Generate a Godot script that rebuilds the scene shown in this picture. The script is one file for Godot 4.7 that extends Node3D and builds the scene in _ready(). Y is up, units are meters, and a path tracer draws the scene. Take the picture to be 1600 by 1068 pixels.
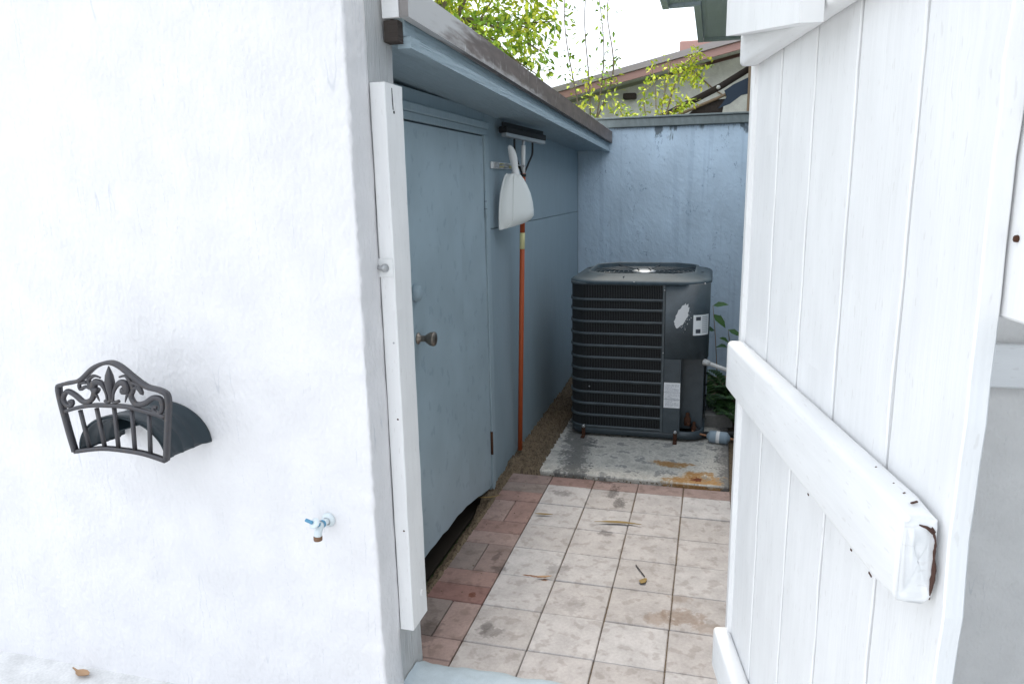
extends Node3D
# A narrow side yard seen through an open wooden gate: white stucco wall, shed door, pavers, condenser unit.

const TILE := 0.23
const C0 := -0.787          # x of the joint between the brick border and the square pavers
const R0 := -3.490          # z of the far edge of the first paver row
const GATE_FOOT := Vector3(0.087, 0.0, -1.84)
const GATE_DIR := Vector3(0.18817, 0.0, 0.98214)    # from the hinge side towards the free edge

var rng := RandomNumberGenerator.new()
var M := {}
var taken := {}

# ------------------------------------------------------------------ scene bookkeeping
func numbered(called: String) -> String:
	if not taken.has(called):
		taken[called] = 0
		return called
	taken[called] += 1
	return "%s_%03d" % [called, taken[called]]

func tag(o: Node, label: String, category: String, group := "", kind := "") -> void:
	if label != "": o.set_meta("label", label)
	if category != "": o.set_meta("category", category)
	if group != "": o.set_meta("group", group)
	if kind != "": o.set_meta("kind", kind)

func thing(called: String, label: String, category: String, at := Vector3.ZERO, basis := Basis.IDENTITY, group := "") -> Node3D:
	var o := Node3D.new()
	o.name = numbered(called)
	add_child(o)
	o.transform = Transform3D(basis, at)
	tag(o, label, category, group)
	return o

func put(mesh: Mesh, called: String, mat: Material, parent: Node = null, xf := Transform3D.IDENTITY) -> MeshInstance3D:
	var o := MeshInstance3D.new()
	o.mesh = mesh
	o.material_override = mat
	o.cast_shadow = GeometryInstance3D.SHADOW_CASTING_SETTING_ON
	o.transform = xf
	if parent == null:
		o.name = numbered(called)
		add_child(o)
	else:
		o.name = called
		parent.add_child(o, true)
	return o

func struct(mesh: Mesh, called: String, mat: Material, xf := Transform3D.IDENTITY) -> MeshInstance3D:
	var o := put(mesh, called, mat, null, xf)
	o.set_meta("kind", "structure")
	return o

# ------------------------------------------------------------------ mesh helpers
func new_st() -> SurfaceTool:
	var st := SurfaceTool.new()
	st.begin(Mesh.PRIMITIVE_TRIANGLES)
	return st

func tri(st: SurfaceTool, a: Vector3, b: Vector3, c: Vector3, outward: Vector3, ua := Vector2.ZERO, ub := Vector2.ZERO, uc := Vector2.ZERO) -> void:
	var n := (b - a).cross(c - a).normalized()
	if n.dot(outward) > 0.0:
		var t := b; b = c; c = t
		var tu := ub; ub = uc; uc = tu
	else:
		n = -n
	st.set_normal(n); st.set_uv(ua); st.add_vertex(a)
	st.set_normal(n); st.set_uv(ub); st.add_vertex(b)
	st.set_normal(n); st.set_uv(uc); st.add_vertex(c)

func quad(st: SurfaceTool, a: Vector3, b: Vector3, c: Vector3, d: Vector3, outward: Vector3, ua := Vector2.ZERO, ub := Vector2.ZERO, uc := Vector2.ZERO, ud := Vector2.ZERO) -> void:
	tri(st, a, b, c, outward, ua, ub, uc)
	tri(st, a, c, d, outward, ua, uc, ud)

# a box with chamfered edges; UVs in metres; swap turns the grain to run along x
func add_box(st: SurfaceTool, xf: Transform3D, size: Vector3, bevel := 0.002, off := Vector2.ZERO, swap := false) -> void:
	var h := size * 0.5
	var bv := minf(bevel, minf(h.x, minf(h.y, h.z)) * 0.49)
	var uv := func(p: Vector3, ax: int) -> Vector2:
		var r: Vector2
		if ax == 0: r = Vector2(p.z, p.y)
		elif ax == 1: r = Vector2(p.x, p.z)
		else: r = Vector2(p.x, p.y)
		if swap: r = Vector2(r.y, r.x)
		return r + off
	for ax in 3:
		var b1 := (ax + 1) % 3
		var b2 := (ax + 2) % 3
		for s in [-1.0, 1.0]:
			var pts: Array[Vector3] = []
			for q in [[-1, -1], [1, -1], [1, 1], [-1, 1]]:
				var p := Vector3.ZERO
				p[ax] = h[ax] * s
				p[b1] = (h[b1] - bv) * q[0]
				p[b2] = (h[b2] - bv) * q[1]
				pts.append(p)
			var n := Vector3.ZERO
			n[ax] = s
			quad(st, xf * pts[0], xf * pts[1], xf * pts[2], xf * pts[3], xf.basis * n, uv.call(pts[0], ax), uv.call(pts[1], ax), uv.call(pts[2], ax), uv.call(pts[3], ax))
		if bv > 0.0:
			for s1 in [-1.0, 1.0]:
				for s2 in [-1.0, 1.0]:
					var a := Vector3.ZERO; var b := Vector3.ZERO; var c := Vector3.ZERO; var d := Vector3.ZERO
					a[ax] = h[ax] - bv; a[b1] = s1 * h[b1]; a[b2] = s2 * (h[b2] - bv)
					b[ax] = h[ax] - bv; b[b1] = s1 * (h[b1] - bv); b[b2] = s2 * h[b2]
					c = b; c[ax] = -c[ax]
					d = a; d[ax] = -d[ax]
					var n2 := Vector3.ZERO
					n2[b1] = s1; n2[b2] = s2
					quad(st, xf * a, xf * b, xf * c, xf * d, xf.basis * n2, uv.call(a, b1), uv.call(b, b1), uv.call(c, b1), uv.call(d, b1))
	if bv > 0.0:
		for sx in [-1.0, 1.0]:
			for sy in [-1.0, 1.0]:
				for sz in [-1.0, 1.0]:
					var k := Vector3(sx, sy, sz)
					tri(st, xf * (k * Vector3(h.x, h.y - bv, h.z - bv)), xf * (k * Vector3(h.x - bv, h.y, h.z - bv)), xf * (k * Vector3(h.x - bv, h.y - bv, h.z)), xf.basis * k)

func box_mesh(size: Vector3, bevel := 0.002, off := Vector2.ZERO, swap := false) -> ArrayMesh:
	var st := new_st()
	add_box(st, Transform3D.IDENTITY, size, bevel, off, swap)
	st.generate_tangents()
	return st.commit()

func span(lo: Vector3, hi: Vector3, called: String, mat: Material, parent: Node = null, bevel := 0.002, swap := false) -> MeshInstance3D:
	var a := Vector3(minf(lo.x, hi.x), minf(lo.y, hi.y), minf(lo.z, hi.z))
	var b := Vector3(maxf(lo.x, hi.x), maxf(lo.y, hi.y), maxf(lo.z, hi.z))
	return put(box_mesh(b - a, bevel, Vector2(rng.randf() * 3.0, rng.randf() * 3.0), swap), called, mat, parent, Transform3D(Basis.IDENTITY, (a + b) * 0.5))

# indexed smooth grid of points; rows of equal length
func add_grid(st: SurfaceTool, pts: Array, uvs: Array, base: int, flip := false) -> int:
	var nr := pts.size()
	var nc: int = pts[0].size()
	for r in nr:
		for c in nc:
			st.set_uv(uvs[r][c])
			st.add_vertex(pts[r][c])
	for r in nr - 1:
		for c in nc - 1:
			var a := base + r * nc + c
			var b := a + 1
			var d := a + nc
			var e := d + 1
			if flip:
				st.add_index(a); st.add_index(d); st.add_index(b)
				st.add_index(b); st.add_index(d); st.add_index(e)
			else:
				st.add_index(a); st.add_index(b); st.add_index(d)
				st.add_index(b); st.add_index(e); st.add_index(d)
	return base + nr * nc

func grid_mesh(pts: Array, uvs: Array, flip := false) -> ArrayMesh:
	var st := new_st()
	add_grid(st, pts, uvs, 0, flip)
	st.generate_normals()
	st.generate_tangents()
	return st.commit()

# sweep a closed cross-section (2D points) along a path; radius scales along it
func sweep(path: Array, section: PackedVector2Array, scales := [], up := Vector3.UP, closed := false, smooth := true) -> ArrayMesh:
	var st := new_st()
	add_sweep(st, path, section, scales, up, closed, smooth, 0)
	if smooth:
		st.generate_normals()
	else:
		st.generate_normals()
	return st.commit()

func add_sweep(st: SurfaceTool, path: Array, section: PackedVector2Array, scales: Array, up: Vector3, closed: bool, smooth: bool, base: int) -> int:
	var n := path.size()
	var m := section.size()
	var rings: Array = []
	var last_side := Vector3.ZERO
	for i in n:
		var prev: Vector3 = path[(i - 1 + n) % n] if (closed or i > 0) else path[0]
		var next: Vector3 = path[(i + 1) % n] if (closed or i < n - 1) else path[n - 1]
		var t := (next - prev).normalized()
		var side := up.cross(t)
		if side.length() < 0.05:
			side = last_side if last_side != Vector3.ZERO else Vector3.RIGHT.cross(t)
		side = (side - t * side.dot(t)).normalized()
		if last_side != Vector3.ZERO and side.dot(last_side) < 0.0 and up == Vector3.ZERO: side = -side
		last_side = side
		var v := t.cross(side).normalized()
		var k: float = 1.0
		if scales.size() == n: k = scales[i]
		elif scales.size() == 2: k = lerpf(scales[0], scales[1], float(i) / float(maxi(n - 1, 1)))
		var ring: Array[Vector3] = []
		for q in section:
			ring.append(path[i] + side * q.x * k + v * q.y * k)
		rings.append(ring)
	var segs := n if closed else n - 1
	if smooth:
		for i in n:
			for j in m:
				st.set_uv(Vector2(float(j) / m, float(i) * 0.1))
				st.add_vertex(rings[i][j])
		for i in segs:
			var i2 := (i + 1) % n
			for j in m:
				var j2 := (j + 1) % m
				var a := base + i * m + j
				var b := base + i * m + j2
				var c := base + i2 * m + j
				var d := base + i2 * m + j2
				st.add_index(a); st.add_index(c); st.add_index(b)
				st.add_index(b); st.add_index(c); st.add_index(d)
		base += n * m
		if not closed:
			for e in [0, n - 1]:
				var cen := Vector3.ZERO
				for q in rings[e]: cen += q
				cen /= m
				st.set_uv(Vector2.ZERO); st.add_vertex(cen)
				for j in m:
					st.set_uv(Vector2.ZERO); st.add_vertex(rings[e][j])
				for j in m:
					var a2 := base + 1 + j
					var b2 := base + 1 + (j + 1) % m
					if e == 0:
						st.add_index(base); st.add_index(a2); st.add_index(b2)
					else:
						st.add_index(base); st.add_index(b2); st.add_index(a2)
				base += m + 1
	else:
		for i in segs:
			var i2 := (i + 1) % n
			var cen := Vector3.ZERO
			for q in rings[i]: cen += q
			for q in rings[i2]: cen += q
			cen /= 2.0 * m
			for j in m:
				var j2 := (j + 1) % m
				for q in [rings[i][j], rings[i2][j], rings[i][j2], rings[i][j2], rings[i2][j], rings[i2][j2]]:
					st.set_uv(Vector2.ZERO); st.add_vertex(q)
					st.add_index(base); base += 1
		if not closed:
			for e in [0, n - 1]:
				var cen2 := Vector3.ZERO
				for q in rings[e]: cen2 += q
				cen2 /= m
				for j in m:
					var tri_pts: Array = [cen2, rings[e][j], rings[e][(j + 1) % m]]
					if e != 0: tri_pts = [cen2, rings[e][(j + 1) % m], rings[e][j]]
					for q in tri_pts:
						st.set_uv(Vector2.ZERO); st.add_vertex(q)
						st.add_index(base); base += 1
	return base

func round_section(r: float, n := 8) -> PackedVector2Array:
	var a := PackedVector2Array()
	for i in n: a.append(Vector2(cos(TAU * i / n), sin(TAU * i / n)) * r)
	return a

func rect_section(w: float, h: float) -> PackedVector2Array:
	return PackedVector2Array([Vector2(-w, -h) * 0.5, Vector2(w, -h) * 0.5, Vector2(w, h) * 0.5, Vector2(-w, h) * 0.5])

func tube(path: Array, r: float, n := 8, scales := [], up := Vector3(0.13, 0.9, 0.41)) -> ArrayMesh:
	return sweep(path, round_section(r, n), scales, up)

func bar(path: Array, w: float, h: float, up := Vector3.BACK, closed := false, scales := []) -> ArrayMesh:
	return sweep(path, rect_section(w, h), scales, up, closed, false)

func curve_through(pts: Array, steps := 5, closed := false) -> Array:
	var out: Array = []
	var n := pts.size()
	var last := n if closed else n - 1
	for i in last:
		var p0 = pts[(i - 1 + n) % n] if (closed or i > 0) else pts[0]
		var p1 = pts[i]
		var p2 = pts[(i + 1) % n]
		var p3 = pts[(i + 2) % n] if (closed or i + 2 < n) else pts[n - 1]
		for k in steps:
			out.append(p1.cubic_interpolate(p2, p0, p3, float(k) / steps))
	if not closed: out.append(pts[n - 1])
	return out

# lathe about +y; profile of (radius, height)
func lathe(profile: Array, n := 20, flat := false) -> ArrayMesh:
	var pts: Array = []
	var uvs: Array = []
	var prof: Array = []
	for i in profile.size():
		prof.append(profile[i])
		if flat and i > 0 and i < profile.size() - 1: prof.append(profile[i])
	for p in prof:
		var row: Array = []
		var urow: Array = []
		for j in n + 1:
			var a := TAU * j / n
			row.append(Vector3(cos(a) * p.x, p.y, sin(a) * p.x))
			urow.append(Vector2(float(j) / n, p.y))
		pts.append(row); uvs.append(urow)
	return grid_mesh(pts, uvs)

func along(from: Vector3, dir: Vector3) -> Transform3D:     # turns +y to dir
	var d := dir.normalized()
	var x := Vector3(0.31, 0.2, 0.93).cross(d).normalized()
	return Transform3D(Basis(x, d, x.cross(d)), from)

func extrude(outline: PackedVector2Array, depth: float) -> ArrayMesh:       # outline in xy, front face at z = 0, goes back to z = -depth
	var st := new_st()
	var idx := Geometry2D.triangulate_polygon(outline)
	for i in range(0, idx.size(), 3):
		var a := outline[idx[i]]; var b := outline[idx[i + 1]]; var c := outline[idx[i + 2]]
		tri(st, Vector3(a.x, a.y, 0), Vector3(b.x, b.y, 0), Vector3(c.x, c.y, 0), Vector3.BACK, a, b, c)
		tri(st, Vector3(a.x, a.y, -depth), Vector3(b.x, b.y, -depth), Vector3(c.x, c.y, -depth), Vector3.FORWARD, a, b, c)
	var cw := Geometry2D.is_polygon_clockwise(outline)
	for i in outline.size():
		var a := outline[i]; var b := outline[(i + 1) % outline.size()]
		var nn := Vector2(b.y - a.y, a.x - b.x)
		if cw: nn = -nn
		quad(st, Vector3(a.x, a.y, 0), Vector3(b.x, b.y, 0), Vector3(b.x, b.y, -depth), Vector3(a.x, a.y, -depth), Vector3(nn.x, nn.y, 0), a, b, b, a)
	st.generate_tangents()
	return st.commit()

# ------------------------------------------------------------------ textures and materials
func noise(s: int, f: float, oct := 4, type := FastNoiseLite.TYPE_SIMPLEX_SMOOTH) -> FastNoiseLite:
	var n := FastNoiseLite.new()
	n.seed = s
	n.noise_type = type
	n.frequency = f
	n.fractal_octaves = oct
	n.fractal_type = FastNoiseLite.FRACTAL_FBM if oct > 1 else FastNoiseLite.FRACTAL_NONE
	return n

func paint(w: int, h: int, fn: Callable) -> Image:
	var img := Image.create(w, h, false, Image.FORMAT_RGB8)
	for y in h:
		for x in w:
			img.set_pixel(x, y, fn.call(x, y))
	return img

func tex(img: Image) -> ImageTexture:
	return ImageTexture.create_from_image(img)

func normal_of(img: Image, strength: float) -> ImageTexture:
	var c := img.duplicate() as Image
	c.convert(Image.FORMAT_RGBA8)
	c.bump_map_to_normal_map(strength)
	return tex(c)

func lin(r: float, g: float, b: float) -> Color:        # a real-world base colour as the sRGB value Godot stores
	return Color(r, g, b).linear_to_srgb()

func mat(c: Color, rough := 0.7, metal := 0.0, spec := 0.4) -> StandardMaterial3D:
	var m := StandardMaterial3D.new()
	m.albedo_color = c
	m.roughness = rough
	m.metallic = metal
	m.metallic_specular = spec
	return m

func with_tex(m: StandardMaterial3D, alb: Texture2D, nrm: Texture2D, scale: Vector3, strength := 1.0) -> StandardMaterial3D:
	if alb != null: m.albedo_texture = alb
	if nrm != null:
		m.normal_enabled = true
		m.normal_texture = nrm
		m.normal_scale = strength
	m.uv1_scale = scale
	m.texture_repeat = true
	return m

func make_materials() -> void:
	# painted wood: grain along v, one image for 0.5 m x 1 m
	var nw := noise(11, 1.0, 3)
	var nk := noise(12, 1.0, 2)
	var wood_h := paint(384, 384, func(x: float, y: float):
		var g := 0.5 + 0.34 * nw.get_noise_2d(x * 0.11, y * 0.006) + 0.22 * nw.get_noise_2d(x * 0.4 + 90.0, y * 0.02) + 0.1 * nk.get_noise_2d(x * 0.03, y * 0.02)
		return Color(g, g, g))
	var wood_c := paint(384, 384, func(x: float, y: float):
		var g := 0.985 + 0.012 * nw.get_noise_2d(x * 0.06, y * 0.008) + 0.02 * nk.get_noise_2d(x * 0.012, y * 0.010)
		var chip := smoothstep(0.60, 0.66, nk.get_noise_2d(x * 0.12 + 300.0, y * 0.05))
		return Color(g, g, g).lerp(Color(0.78, 0.76, 0.74), chip * 0.18))
	var wn := normal_of(wood_h, 5.0)
	M.white_wood = with_tex(mat(lin(0.80, 0.80, 0.80), 0.55), tex(wood_c), wn, Vector3(2.0, 1.0, 1.0), 0.09)
	M.old_wood = with_tex(mat(lin(0.50, 0.51, 0.515), 0.7), tex(wood_c), wn, Vector3(2.6, 0.8, 1.0), 1.4)
	M.rot_wood = with_tex(mat(lin(0.085, 0.045, 0.035), 0.95), null, wn, Vector3(4, 4, 1), 1.5)
	M.shaded_blue_wood = with_tex(mat(lin(0.275, 0.355, 0.405), 0.5), tex(wood_c), wn, Vector3(1.2, 0.6, 1.0), 0.25)  # shed walls: the door's paint, darkened to put shade into the colour
	M.blue_trim = with_tex(mat(lin(0.32, 0.405, 0.455), 0.55), tex(wood_c), wn, Vector3(2.0, 1.0, 1.0), 0.8)
	# door: smooth slab with scuffs
	var nd := noise(21, 1.0, 4)
	var door_c := paint(256, 512, func(x: float, y: float):
		var g := 0.95 + 0.05 * nd.get_noise_2d(x * 0.012, y * 0.012)
		var sc := smoothstep(0.36, 0.5, nd.get_noise_2d(x * 0.05 + 40.0, y * 0.035)) * 0.3
		return Color(g, g, g).lerp(Color(0.72, 0.74, 0.78), sc))
	M.door = with_tex(mat(lin(0.36, 0.455, 0.51), 0.42), tex(door_c), wn, Vector3(1.0, 0.5, 1.0), 0.05)
	# stucco
	var ns := noise(31, 1.0, 5)
	var n1o := noise(33, 1.0, 1)
	var stucco_h := paint(1024, 1024, func(x: float, y: float):
		var g := 0.5 + 0.25 * ns.get_noise_2d(x * 0.035, y * 0.014) + 0.25 * ns.get_noise_2d(x * 0.12 + 50.0, y * 0.07)
		return Color(g, g, g))
	var stucco_c := paint(1024, 1024, func(px: float, py: float):
		var x := px
		var y := py
		var v := absf(n1o.get_noise_2d(x * 0.034 + 0.10 * ns.get_noise_2d(x * 0.01, y * 0.03) + 7.0, y * 0.0012 + 3.0))
		var crack := (1.0 - smoothstep(0.006, 0.034, v)) * smoothstep(0.05, 0.28, ns.get_noise_2d(x * 0.012, y * 0.007 + 60.0))
		var g := 0.98 + 0.03 * ns.get_noise_2d(x * 0.01, y * 0.01)
		return Color(g, g, g).lerp(Color(0.70, 0.73, 0.77), crack * 0.24))
	var sn := normal_of(stucco_h, 4.0)
	M.white_stucco = with_tex(mat(lin(0.745, 0.735, 0.745), 0.7), tex(stucco_c), sn, Vector3(0.45, 0.45, 1.0), 0.55)
	M.white_stucco.uv1_offset = Vector3(0.35, 0.02, 0.0)
	M.grey_stucco = with_tex(mat(lin(0.70, 0.68, 0.66), 0.8), tex(stucco_c), sn, Vector3(0.8, 0.8, 1.0), 0.7)
	var blue_c := paint(512, 512, func(x: float, y: float):
		var g := 0.93 + 0.07 * ns.get_noise_2d(x * 0.008, y * 0.006)
		var ln := absf(ns.get_noise_2d(x * 0.022 + 13.0, y * 0.012))
		var scr := (1.0 - smoothstep(0.0, 0.016, ln)) * smoothstep(0.05, 0.25, ns.get_noise_2d(x * 0.016 + 80.0, y * 0.016)) * 0.8
		var drip := smoothstep(0.22, 0.42, ns.get_noise_2d(x * 0.04 + 200.0, y * 0.0015)) * 0.10
		var run := 1.0 + 60.0 * maxf(0.0, ns.get_noise_2d(x * 0.035 + 400.0, y * 0.012) - 0.12) + 9.0 * ns.get_noise_2d(x * 0.4, y * 0.06)
		var mould := smoothstep(-5.0, 8.0, run - (505.0 - y)) * 0.55
		return Color(g, g, g).lerp(Color(0.52, 0.56, 0.62), clampf(scr + drip, 0.0, 0.7)).lerp(Color(0.22, 0.22, 0.21), mould))
	M.blue_stucco = with_tex(mat(lin(0.56, 0.69, 0.81), 0.65), tex(blue_c), sn, Vector3(0.6, 0.5, 1.0), 0.4)
	M.blue_plain = with_tex(mat(lin(0.29, 0.365, 0.405), 0.65), tex(stucco_c), sn, Vector3(0.9, 0.9, 1.0), 0.4)
	M.sill = with_tex(mat(lin(0.36, 0.43, 0.485), 0.55), tex(stucco_c), sn, Vector3(2.5, 2.5, 1.0), 1.0)
	# brown metal roof edge with pale overspray at the near end and along its lower lip (u along, v across)
	var nf := noise(41, 1.0, 4)
	var edge_c := paint(1024, 32, func(x: float, y: float):
		var spray := 1.0 - smoothstep(90.0, 200.0, x + 55.0 * nf.get_noise_2d(x * 0.02, y * 0.12) + y * 2.2)
		var lip := smoothstep(20.0, 31.0, y + 9.0 * nf.get_noise_2d(x * 0.03, y * 0.1)) * (1.0 - smoothstep(330.0, 470.0, x)) * 0.7
		var scr := smoothstep(0.42, 0.5, nf.get_noise_2d(x * 0.10 + 70.0, y * 0.02)) * 0.4
		var c := lin(0.115, 0.092, 0.085) * (1.0 + 0.18 * nf.get_noise_2d(x * 0.02, y * 0.05))
		return c.lerp(lin(0.48, 0.48, 0.48), clampf(maxf(spray, lip) + scr, 0.0, 1.0)))
	M.roof_edge = with_tex(mat(Color.WHITE, 0.5), tex(edge_c), null, Vector3.ONE)
	# paving, one image laid on x -1.10..0.40, z -3.70..-1.70
	var np := noise(51, 1.0, 5)
	var spots := [  # x, z, rx, rz, strength, colour (0 grey, 1 brown, 2 rust)
		[-0.440, -3.47, 0.030, 0.10, 0.75, 0], [-0.395, -3.345, 0.035, 0.06, 0.8, 0], [-0.50, -3.62, 0.045, 0.06, 0.75, 0], [-0.70, -3.395, 0.06, 0.035, 0.5, 0],
		[-0.71, -2.185, 0.055, 0.04, 0.5, 0], [-0.835, -2.70, 0.018, 0.06, 0.55, 0], [-0.80, -2.60, 0.035, 0.03, 0.6, 0], [-0.42, -3.02, 0.04, 0.03, 0.55, 0], [-0.73, -2.21, 0.018, 0.05, 0.5, 0],
		[-0.135, -2.40, 0.065, 0.05, 0.42, 1], [-0.05, -2.43, 0.085, 0.055, 0.5, 1], [-0.07, -2.55, 0.05, 0.035, 0.26, 1], [0.03, -2.38, 0.06, 0.04, 0.3, 1],
		[-0.645, -2.585, 0.075, 0.008, 0.85, 2], [-0.60, -2.57, 0.02, 0.012, 0.8, 2], [-0.845, -2.39, 0.02, 0.02, 0.6, 2], [-0.56, -2.66, 0.05, 0.05, 0.3, 0], [-0.46, -2.42, 0.05, 0.07, 0.2, 0], [-0.93, -2.12, 0.06, 0.10, 0.45, 0]]
	var pave_c := paint(768, 1024, func(x: float, y: float):
		var X := -1.10 + x * (1.5 / 768.0)
		var Z := -3.70 + y * (2.0 / 1024.0)
		var m1 := np.get_noise_2d(X * 9.0, Z * 9.0)
		var m2 := np.get_noise_2d(X * 60.0 + 9.0, Z * 60.0)
		var m3 := np.get_noise_2d(X * 260.0, Z * 260.0 + 40.0)
		var g := 0.94 + 0.08 * m1 + 0.05 * m2 + 0.06 * m3
		var c := Color(g, g, g)
		var dirt := smoothstep(0.12, 0.42, np.get_noise_2d(X * 14.0 + 31.0, Z * 14.0)) * 0.24
		c = c.lerp(Color(0.60, 0.57, 0.54), dirt)
		var wob := 0.55 * np.get_noise_2d(X * 22.0 + 5.0, Z * 22.0 - 8.0) + 0.35 * m2
		for s in spots:
			var dx: float = (X - s[0]) / s[2]
			var dz: float = (Z - s[1]) / s[3]
			if absf(dx) > 2.0 or absf(dz) > 2.0: continue
			var d := sqrt(dx * dx + dz * dz) + wob
			var k: float = (1.0 - smoothstep(0.55, 1.05, d)) * s[4] * (0.8 + 0.5 * m2)
			var tint := Color(0.47, 0.46, 0.46)
			if s[5] == 1: tint = Color(0.66, 0.55, 0.46)
			elif s[5] == 2: tint = Color(0.52, 0.27, 0.12)
			c = c.lerp(tint, clampf(k, 0.0, 1.0))
		return c)
	var pave_h := paint(512, 512, func(x: float, y: float):
		var g := 0.5 + 0.3 * np.get_noise_2d(x * 0.25, y * 0.25) + 0.2 * np.get_noise_2d(x * 0.05, y * 0.05)
		return Color(g, g, g))
	var pn := normal_of(pave_h, 3.0)
	var pt := tex(pave_c)
	var tile_tones := [[0.455, 0.432, 0.430], [0.435, 0.408, 0.402], [0.47, 0.45, 0.45], [0.415, 0.387, 0.378]]
	M.paver = []
	for t in tile_tones: M.paver.append(with_tex(mat(lin(t[0], t[1], t[2]), 0.8), pt, null, Vector3.ONE))
	M.brick = []
	for t in [[0.29, 0.19, 0.17], [0.26, 0.195, 0.18], [0.32, 0.235, 0.215], [0.24, 0.135, 0.12], [0.245, 0.20, 0.185]]:
		M.brick.append(with_tex(mat(lin(t[0], t[1], t[2]), 0.85), pt, null, Vector3.ONE))
	M.joint_soil = mat(lin(0.045, 0.035, 0.027), 1.0)
	# condenser slab
	var pad_c := paint(512, 720, func(x: float, y: float):
		var X := -0.875 + x * (1.03 / 512.0)
		var Z := -5.06 + y * (1.45 / 720.0)
		var m1 := np.get_noise_2d(X * 8.0 + 2.0, Z * 8.0)
		var m2 := np.get_noise_2d(X * 45.0, Z * 45.0)
		var m3 := np.get_noise_2d(X * 200.0, Z * 200.0)
		var g := 0.86 + 0.16 * m1 + 0.12 * m2 + 0.12 * m3
		var c := Color(g, g, g * 0.99)
		var dark := smoothstep(-0.05, 0.25, 0.55 - absf(X + 0.70 - (Z + 3.75) * 0.10 - 0.08 * m1) * 6.5 + 0.45 * m2)
		c = c.lerp(Color(0.33, 0.34, 0.35), dark * 0.6)
		c = c.lerp(Color(0.32, 0.32, 0.33), smoothstep(0.04, 0.12, X + 0.06 * m2 + 0.05 * m1) * 0.7)
		c = c.lerp(Color(0.40, 0.41, 0.43), smoothstep(0.24, 0.36, m1 + 0.3 * m2) * 0.5)
		var r1 := Vector2((X + 0.037) / 0.035, (Z + 3.667) / 0.035).length() + 0.7 * m2
		var r2 := Vector2((X + 0.03) / 0.15, (Z + 3.665) / 0.10).length() + 0.9 * m1 + 0.4 * m2
		var r3 := Vector2((X + 0.19) / 0.13, (Z + 3.86) / 0.05).length() + 0.8 * m1 + 0.4 * m2
		c = c.lerp(Color(0.72, 0.50, 0.24), (1.0 - smoothstep(0.4, 1.1, r2)) * 0.75)
		c = c.lerp(Color(0.68, 0.48, 0.25), (1.0 - smoothstep(0.4, 1.1, r3)) * 0.75)
		c = c.lerp(Color(0.42, 0.17, 0.05), (1.0 - smoothstep(0.4, 1.0, r1)) * 0.9)
		return c)
	M.pad = with_tex(mat(lin(0.74, 0.71, 0.665), 0.75), tex(pad_c), pn, Vector3.ONE, 0.6)
	# sandy soil, plain concrete, lawn
	var soil_c := paint(384, 384, func(x: float, y: float):
		var m1 := np.get_noise_2d(x * 0.075, y * 0.075)
		var m2 := np.get_noise_2d(x * 0.35, y * 0.35)
		var c := lin(0.18, 0.138, 0.09) * (1.0 + 0.35 * m1 + 0.4 * m2)
		return c.lerp(lin(0.07, 0.05, 0.036), smoothstep(-0.02, 0.22, m1 + 0.35 * m2) * 0.85))
	M.soil = with_tex(mat(Color.WHITE, 1.0), tex(soil_c), null, Vector3(2.0, 2.0, 1.0))
	var conc_c := paint(384, 384, func(x: float, y: float):
		var g := 0.93 + 0.08 * np.get_noise_2d(x * 0.03, y * 0.03) + 0.06 * np.get_noise_2d(x * 0.3, y * 0.3)
		return Color(g, g, g))
	M.concrete = with_tex(mat(lin(0.74, 0.735, 0.725), 0.8), tex(conc_c), null, Vector3(0.8, 0.8, 1.0))
	M.block = with_tex(mat(lin(0.24, 0.235, 0.22), 0.9), tex(conc_c), pn, Vector3(3, 3, 1), 1.0)
	var lawn_c := paint(256, 256, func(x: float, y: float):
		return lin(0.08, 0.11, 0.04) * (1.0 + 0.5 * np.get_noise_2d(x * 0.2, y * 0.2)))
	M.lawn = with_tex(mat(Color.WHITE, 1.0), tex(lawn_c), null, Vector3(0.5, 0.5, 1.0))
	# the condenser
	var nu := noise(61, 1.0, 4)
	var unit_c := paint(256, 256, func(x: float, y: float):
		var g := 0.90 + 0.10 * nu.get_noise_2d(x * 0.03, y * 0.03) + 0.06 * nu.get_noise_2d(x * 0.3, y * 0.3)
		var dust := smoothstep(0.25, 0.5, nu.get_noise_2d(x * 0.06 + 20.0, y * 0.06)) * 0.25
		return Color(g, g, g).lerp(Color(1.0, 0.95, 0.9), dust))
	M.unit = with_tex(mat(lin(0.060, 0.082, 0.098), 0.42, 0.0, 0.5), tex(unit_c), null, Vector3(1.5, 1.5, 1.0))
	M.unit_rib = with_tex(mat(lin(0.085, 0.108, 0.122), 0.4, 0.0, 0.5), tex(unit_c), null, Vector3(1.5, 1.5, 1.0))
	M.unit_wire = mat(lin(0.030, 0.034, 0.037), 0.5)
	M.coil = mat(lin(0.012, 0.013, 0.014), 0.8)
	M.unit_cap = with_tex(mat(lin(0.058, 0.086, 0.106), 0.58, 0.0, 0.35), tex(unit_c), null, Vector3(1.5, 1.5, 1.0))
	M.sticker = with_tex(mat(Color.WHITE, 0.5), tex(paint(96, 160, func(x: float, y: float):
		var c := Color(0.93, 0.94, 0.95)
		var row := int(y / 6.0)
		if x > 7 and x < 89 and y > 8 and y < 152 and int(y) % 6 < 3:
			var word := nu.get_noise_2d(x * 0.25, row * 37.0)
			if word > -0.15 and (row * 7 % 5 != 0 or x < 50): c = Color(0.70, 0.72, 0.75)
		if (y > 60 and y < 63) or (y > 104 and y < 107): c = Color(0.6, 0.62, 0.66)
		return c)), null, Vector3.ONE)
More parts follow.
